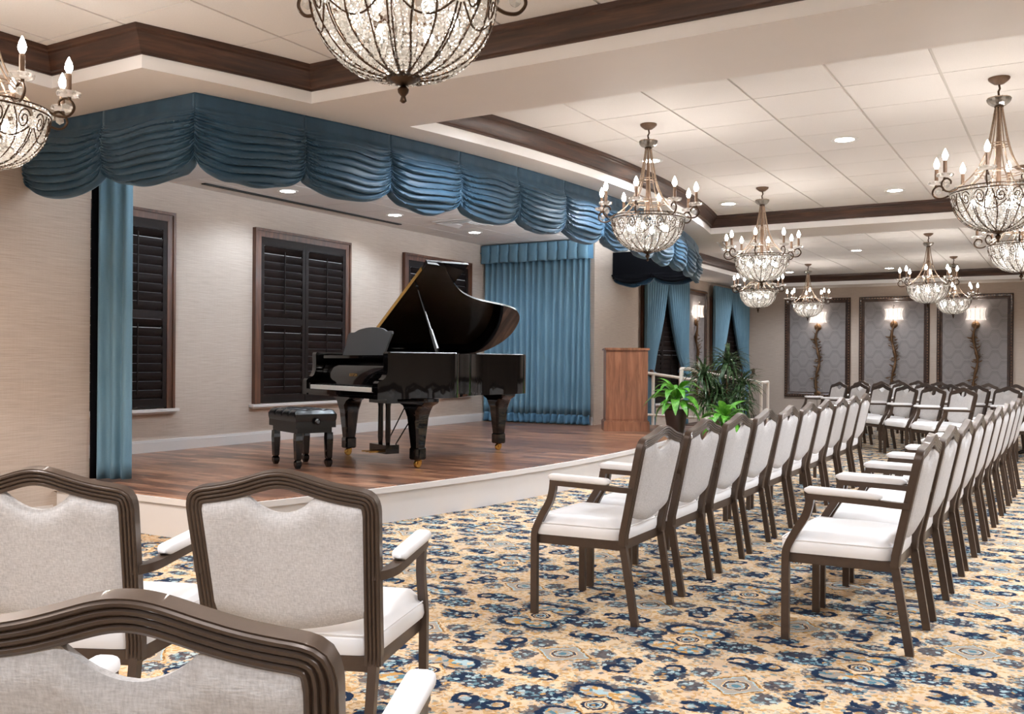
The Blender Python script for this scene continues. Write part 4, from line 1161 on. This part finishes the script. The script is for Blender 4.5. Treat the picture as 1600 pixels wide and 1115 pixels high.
pleg(0.655, 0.33, math.radians(10)); pleg(-0.655, 0.33, 0); pleg(-0.30, 1.88, 0)
ly_ = obj('pedal_lyre', None, pn); ly_.location = (0, 0.36, 0)
MB().box(-0.17, -0.07, 0.535, 0.17, 0.07, 0.605).build('lyre_block', PB, ly_)
for s in (-1, 1): MB().lathe([(0.02, 0.155), (0.026, 0.22), (0.024, 0.5), (0.03, 0.536)], 10, (s*0.07, 0, 0)).build('column', PB, ly_, 40)
MB().box(-0.155, -0.07, 0.075, 0.155, 0.07, 0.155).build('pedal_box', PB, ly_)
for k in (-1, 0, 1): MB().box(k*0.07-0.012, -0.19, 0.088, k*0.07+0.012, -0.06, 0.1).build('pedal', MT['brass'], ly_)
for s in (-1, 1): MB().tube([(s*0.08, 0.06, 0.13), (s*0.13, 0.36, 0.6)], 0.006, 6).build('brace', PB, ly_)

# ---- bench
bn = thing('piano_bench', 'black tufted leather piano bench in front of the keyboard', 'bench', (-5.835, 6.21, SZ), PA)
def tuft(u, v):
    x, y = (u-0.5)*0.58, (v-0.5)*0.37
    e = min(min(u, 1-u)*0.58, min(v, 1-v)*0.37)
    z = 0.478+0.028*min(1, e/0.05)**0.5
    for i in range(-1, 3):
        for j in range(0, 2):
            d = math.hypot(x-(i-0.5)*0.145, y-(j-0.5)*0.17); z -= 0.034*math.exp(-(d/0.034)**2)
    cx = abs(((x/0.145)+0.5) % 1-0.5); z -= 0.014*math.exp(-(cx/0.07)**2)
    return (x, y, z)
m = MB().grid(tuft, 40, 28); W1 = 41
ring = [i for i in range(41)]+[j*41+40 for j in range(1, 29)]+[28*41+i for i in range(39, -1, -1)]+[j*41 for j in range(27, 0, -1)]
prev = ring
for sc_, z in ((1.03, 0.462), (1.025, 0.425), (1.0, 0.40)):
    o = len(m.v); m.v += [(m.v[q][0]*sc_, m.v[q][1]*sc_, z) for q in ring]; cur = list(range(o, o+len(ring)))
    for k in range(len(ring)): m.f.append((prev[k], cur[k], cur[(k+1) % len(ring)], prev[(k+1) % len(ring)]))
    prev = cur
m.f.append(tuple(prev))
m.build('seat_pad', MT['leather'], bn, 60)
MB().box(-0.292, -0.185, 0.345, 0.292, 0.185, 0.40).box(-0.265, -0.16, 0.30, 0.265, 0.16, 0.345).build('apron', MT['leather'], bn)
for sx in (-1, 1):
    for sy in (-1, 1):
        l = MB(); hw = [(0.028, 0.30), (0.03, 0.24), (0.024, 0.08), (0.018, 0.07), (0.026, 0.055), (0.026, 0.03), (0.016, 0.0)]; vv = []
        for w_, z in hw: vv += [(sx*0.238-w_, sy*0.142-w_, z), (sx*0.238+w_, sy*0.142-w_, z), (sx*0.238+w_, sy*0.142+w_, z), (sx*0.238-w_, sy*0.142+w_, z)]
        k = len(hw); l.add(vv, [(0, 1, 2, 3), tuple(range(4*(k-1), 4*k))[::-1]]+[(j*4+i, j*4+(i+1) % 4, (j+1)*4+(i+1) % 4, (j+1)*4+i) for j in range(k-1) for i in range(4)])
        l.build('leg', PB, bn)
    MB().lathe([(0.008, 0.0), (0.008, 0.018), (0.022, 0.022), (0.026, 0.032), (0.016, 0.042)], 12, (sx*0.292 if sx > 0 else -0.334, 0, 0.40), True, 'x').build('height_knob', PB, bn, 40)

# ================================================================== lectern
lt = thing('lectern', 'brown wooden lectern standing on the stage near the end curtain', 'lectern', (-5.225, 11.82, SZ), math.radians(30))
PW = MT['podium_wood']
MB().box(-0.305, -0.22, 0.0, 0.305, 0.22, 0.125).box(-0.295, -0.21, 0.125, 0.295, 0.21, 0.14).build('plinth', PW, lt)
MB().box(-0.28, -0.195, 0.14, 0.28, 0.195, 1.085).build('body', PW, lt)
MB().box(-0.262, -0.2, 0.16, 0.262, -0.1951, 1.07).build('front_panel', PW, lt)
MB().add([(-0.3, -0.215, 1.085), (0.3, -0.215, 1.085), (0.3, 0.215, 1.085), (-0.3, 0.215, 1.085), (-0.3, -0.215, 1.115), (0.3, -0.215, 1.115), (0.3, 0.215, 1.10), (-0.3, 0.215, 1.10)],
         [(0, 3, 2, 1), (4, 5, 6, 7), (0, 1, 5, 4), (1, 2, 6, 5), (2, 3, 7, 6), (3, 0, 4, 7)]).build('top', PW, lt)

# ================================================================== ramp railings
RP = MT['rail_paint']
def rz_(y): return 1.107-0.0645*(y-12.5)
def floorz(y): return max(0.012, SZ-(y-12.95)*0.27/4.05) if y > 12.95 else SZ
ra_ = thing('ramp_railing', 'white pipe railing nearer the chairs, sloping down the ramp past the tall plant', 'railing', (0, 0, 0), 0, 'ramp railings')
xa = -4.70
MB().tube([(xa, 12.55, rz_(12.55)), (xa, 12.9, rz_(12.55)-0.004), (xa, 13.2, rz_(13.2)), (xa, 16.5, rz_(16.5)), (xa, 16.92, rz_(16.5)+0.004)], 0.027, 10).build('handrail', RP, ra_, 50)
for y in (12.56, 13.9, 15.35, 16.5, 16.92):
    MB().tube([(xa, y, floorz(y)), (xa, y, (rz_(y) if 13.1 < y < 16.6 else rz_(12.55) if y < 13 else rz_(16.5)))], 0.03 if y < 12.6 else 0.026, 10).build('post', RP, ra_, 50)
MB().tube([(xa, 12.58, floorz(12.58)+0.16), (xa, 16.5, floorz(16.5)+0.16)], 0.02, 8).build('lower_rail', RP, ra_, 50)
rb_ = thing('ramp_railing', 'white pipe railing along the wall side of the ramp behind the lectern', 'railing', (0, 0, 0), 0, 'ramp railings')
xb = -5.71
MB().tube([(xb, 12.97, rz_(12.97)), (xb, 16.9, rz_(16.9))], 0.025, 10).build('handrail', RP, rb_, 50)
for y in (12.98, 14.0, 15.2, 16.4): MB().tube([(xb, y, floorz(y)+0.001), (xb, y, rz_(y))], 0.026, 10).build('post', RP, rb_, 50)
MB().tube([(xb, 12.98, floorz(12.98)+0.16), (xb, 16.4, floorz(16.4)+0.16)], 0.02, 8).build('lower_rail', RP, rb_, 50)

# ================================================================== plants
def leaf_mesh(name, L, W, droop, mat, nv=8):
    def fn(u, v):
        w_ = W*math.sin(PI*min(1, v*0.96+0.02))**0.75*(1-0.35*v)
        x = (u*2-1)*w_; y = L*(math.sin(v*droop)/droop if droop else v); z = -L*(1-math.cos(v*droop))/max(droop, 0.01)
        return (x, y, z+abs(u*2-1)*w_*0.35)
    return MB().grid(fn, 4, nv).mesh(name, mat, 60)
LB = [leaf_mesh('leaf', 0.36, 0.066, 1.6, MT['leaf_bright']), leaf_mesh('leaf', 0.30, 0.066, 1.2, MT['leaf_bright']), leaf_mesh('leaf', 0.40, 0.06, 2.0, MT['leaf_bright'])]
def bright_plant(loc, label, scale, z_base, seed, n=34):
    t = thing('potted_plant', label, 'plant', loc, 0, 'bright green potted plants')
    if z_base > 0:
        r0, h = 0.155, z_base
        MB().lathe([(r0*0.62, 0.0), (r0*0.68, 0.01), (r0*0.98, h-0.02), (r0, h-0.015), (r0, h), (r0*0.9, h), (r0*0.86, h-0.04), (0.001, h-0.045)], 24, caps=False).build('pot', MT['pot_brown'], t, 40)
        MB().lathe([(0.001, h-0.035), (r0*0.87, h-0.042)], 20, caps=False).build('soil', MT['soil'], t)
    r = random.Random(seed); hub = z_base+0.02
    m = MB()
    for k in range(5):
        a = k*1.3; m.tube([(0.03*math.cos(a), 0.03*math.sin(a), z_base-0.04), (0.05*math.cos(a), 0.05*math.sin(a), hub+0.16*scale)], 0.012, 6)
    m.build('stems', MT['leaf_bright'], t, 50)
    for k in range(n):
        o = obj('leaf', r.choice(LB), t); a = k*2.399+r.uniform(-0.3, 0.3); up = (k/n)
        o.location = (0.05*math.cos(a), 0.05*math.sin(a), hub+(0.02+0.20*up)*scale)
        o.rotation_euler = (math.radians(r.uniform(2, 34)+52*up), r.uniform(-0.25, 0.25), a-PI/2); s = scale*r.uniform(0.8, 1.1)*(1-0.2*up); o.scale = (s, s, s)
    return t
bright_plant((-4.46, 11.72, SZ), 'bright green leafy plant in a tapered brown pot beside the lectern', 1.12, 0.31, 3, 40)
bright_plant((-3.80, 11.72, 0), 'bright green leafy plant on the floor just behind the chair backs', 1.12, 0.30, 11, 40)
dr = thing('dracaena', 'tall dark green dracaena with long narrow leaves beside the white railing', 'plant', (-4.08, 12.58, 0))
MB().lathe([(0.11, 0), (0.16, 0.28), (0.165, 0.30), (0.15, 0.30), (0.14, 0.26), (0.001, 0.255)], 22, caps=False).build('pot', MT['pot_brown'], dr, 40)
r = random.Random(5)
heads = [(0.04, 0.0, 1.20), (-0.26, -0.12, 1.02), (0.2, 0.1, 0.92), (-0.1, 0.08, 0.80), (0.2, -0.05, 0.66), (-0.24, 0.0, 0.7)]
for hx, hy, hz in heads:
    MB().tube(catmull([(hx*0.15, hy*0.15, 0.22), (hx*0.5, hy*0.5, hz*0.55), (hx, hy, hz)], 4), 0.014, 6).build('cane', MT['cane'], dr, 50)
    m = MB()
    for k in range(105):
        a = k*2.399; el = r.uniform(-0.35, 1.25); L = r.uniform(0.26, 0.42); W = r.uniform(0.010, 0.017); dp = r.uniform(0.5, 1.3)
        d = Vector((math.cos(a), math.sin(a), 0)); sd = Vector((-math.sin(a), math.cos(a), 0)); vs = []
        p = Vector((hx, hy, hz+r.uniform(-0.10, 0.04))); ang = el; st_ = L/6
        for i in range(7):
            w_ = W*math.sin(PI*(0.12+0.88*i/6)*0.98)**0.6 if i < 6 else 0.0006
            vs += [p-sd*w_+Vector((0, 0, w_*0.4)), p, p+sd*w_+Vector((0, 0, w_*0.4))]
            p = p+(d*math.cos(ang)+Vector((0, 0, math.sin(ang))))*st_; ang -= dp*0.28
        m.add(vs, [(i*3+q, i*3+q+1, i*3+q+4, i*3+q+3) for i in range(6) for q in range(2)])
    tag(m.build('foliage', MT['leaf_dark'], dr, 60), kind='stuff')

# ---- small black strap lying on the carpet by the far chairs
bs = MB()
for s in (-1, 1):
    bs.tube([(0.0, 0, 0.02), (s*0.04, 0.03, 0.04), (s*0.085, 0.02, 0.05), (s*0.09, -0.02, 0.03), (s*0.04, -0.03, 0.016), (0, 0, 0.02)], 0.014, 6)
o = bs.build('strap', MT['rubber'], None, 50); o.location = (-0.63, 14.33, 0.0)
tag(o, 'small knotted black strap lying on the carpet at the right edge', 'strap')
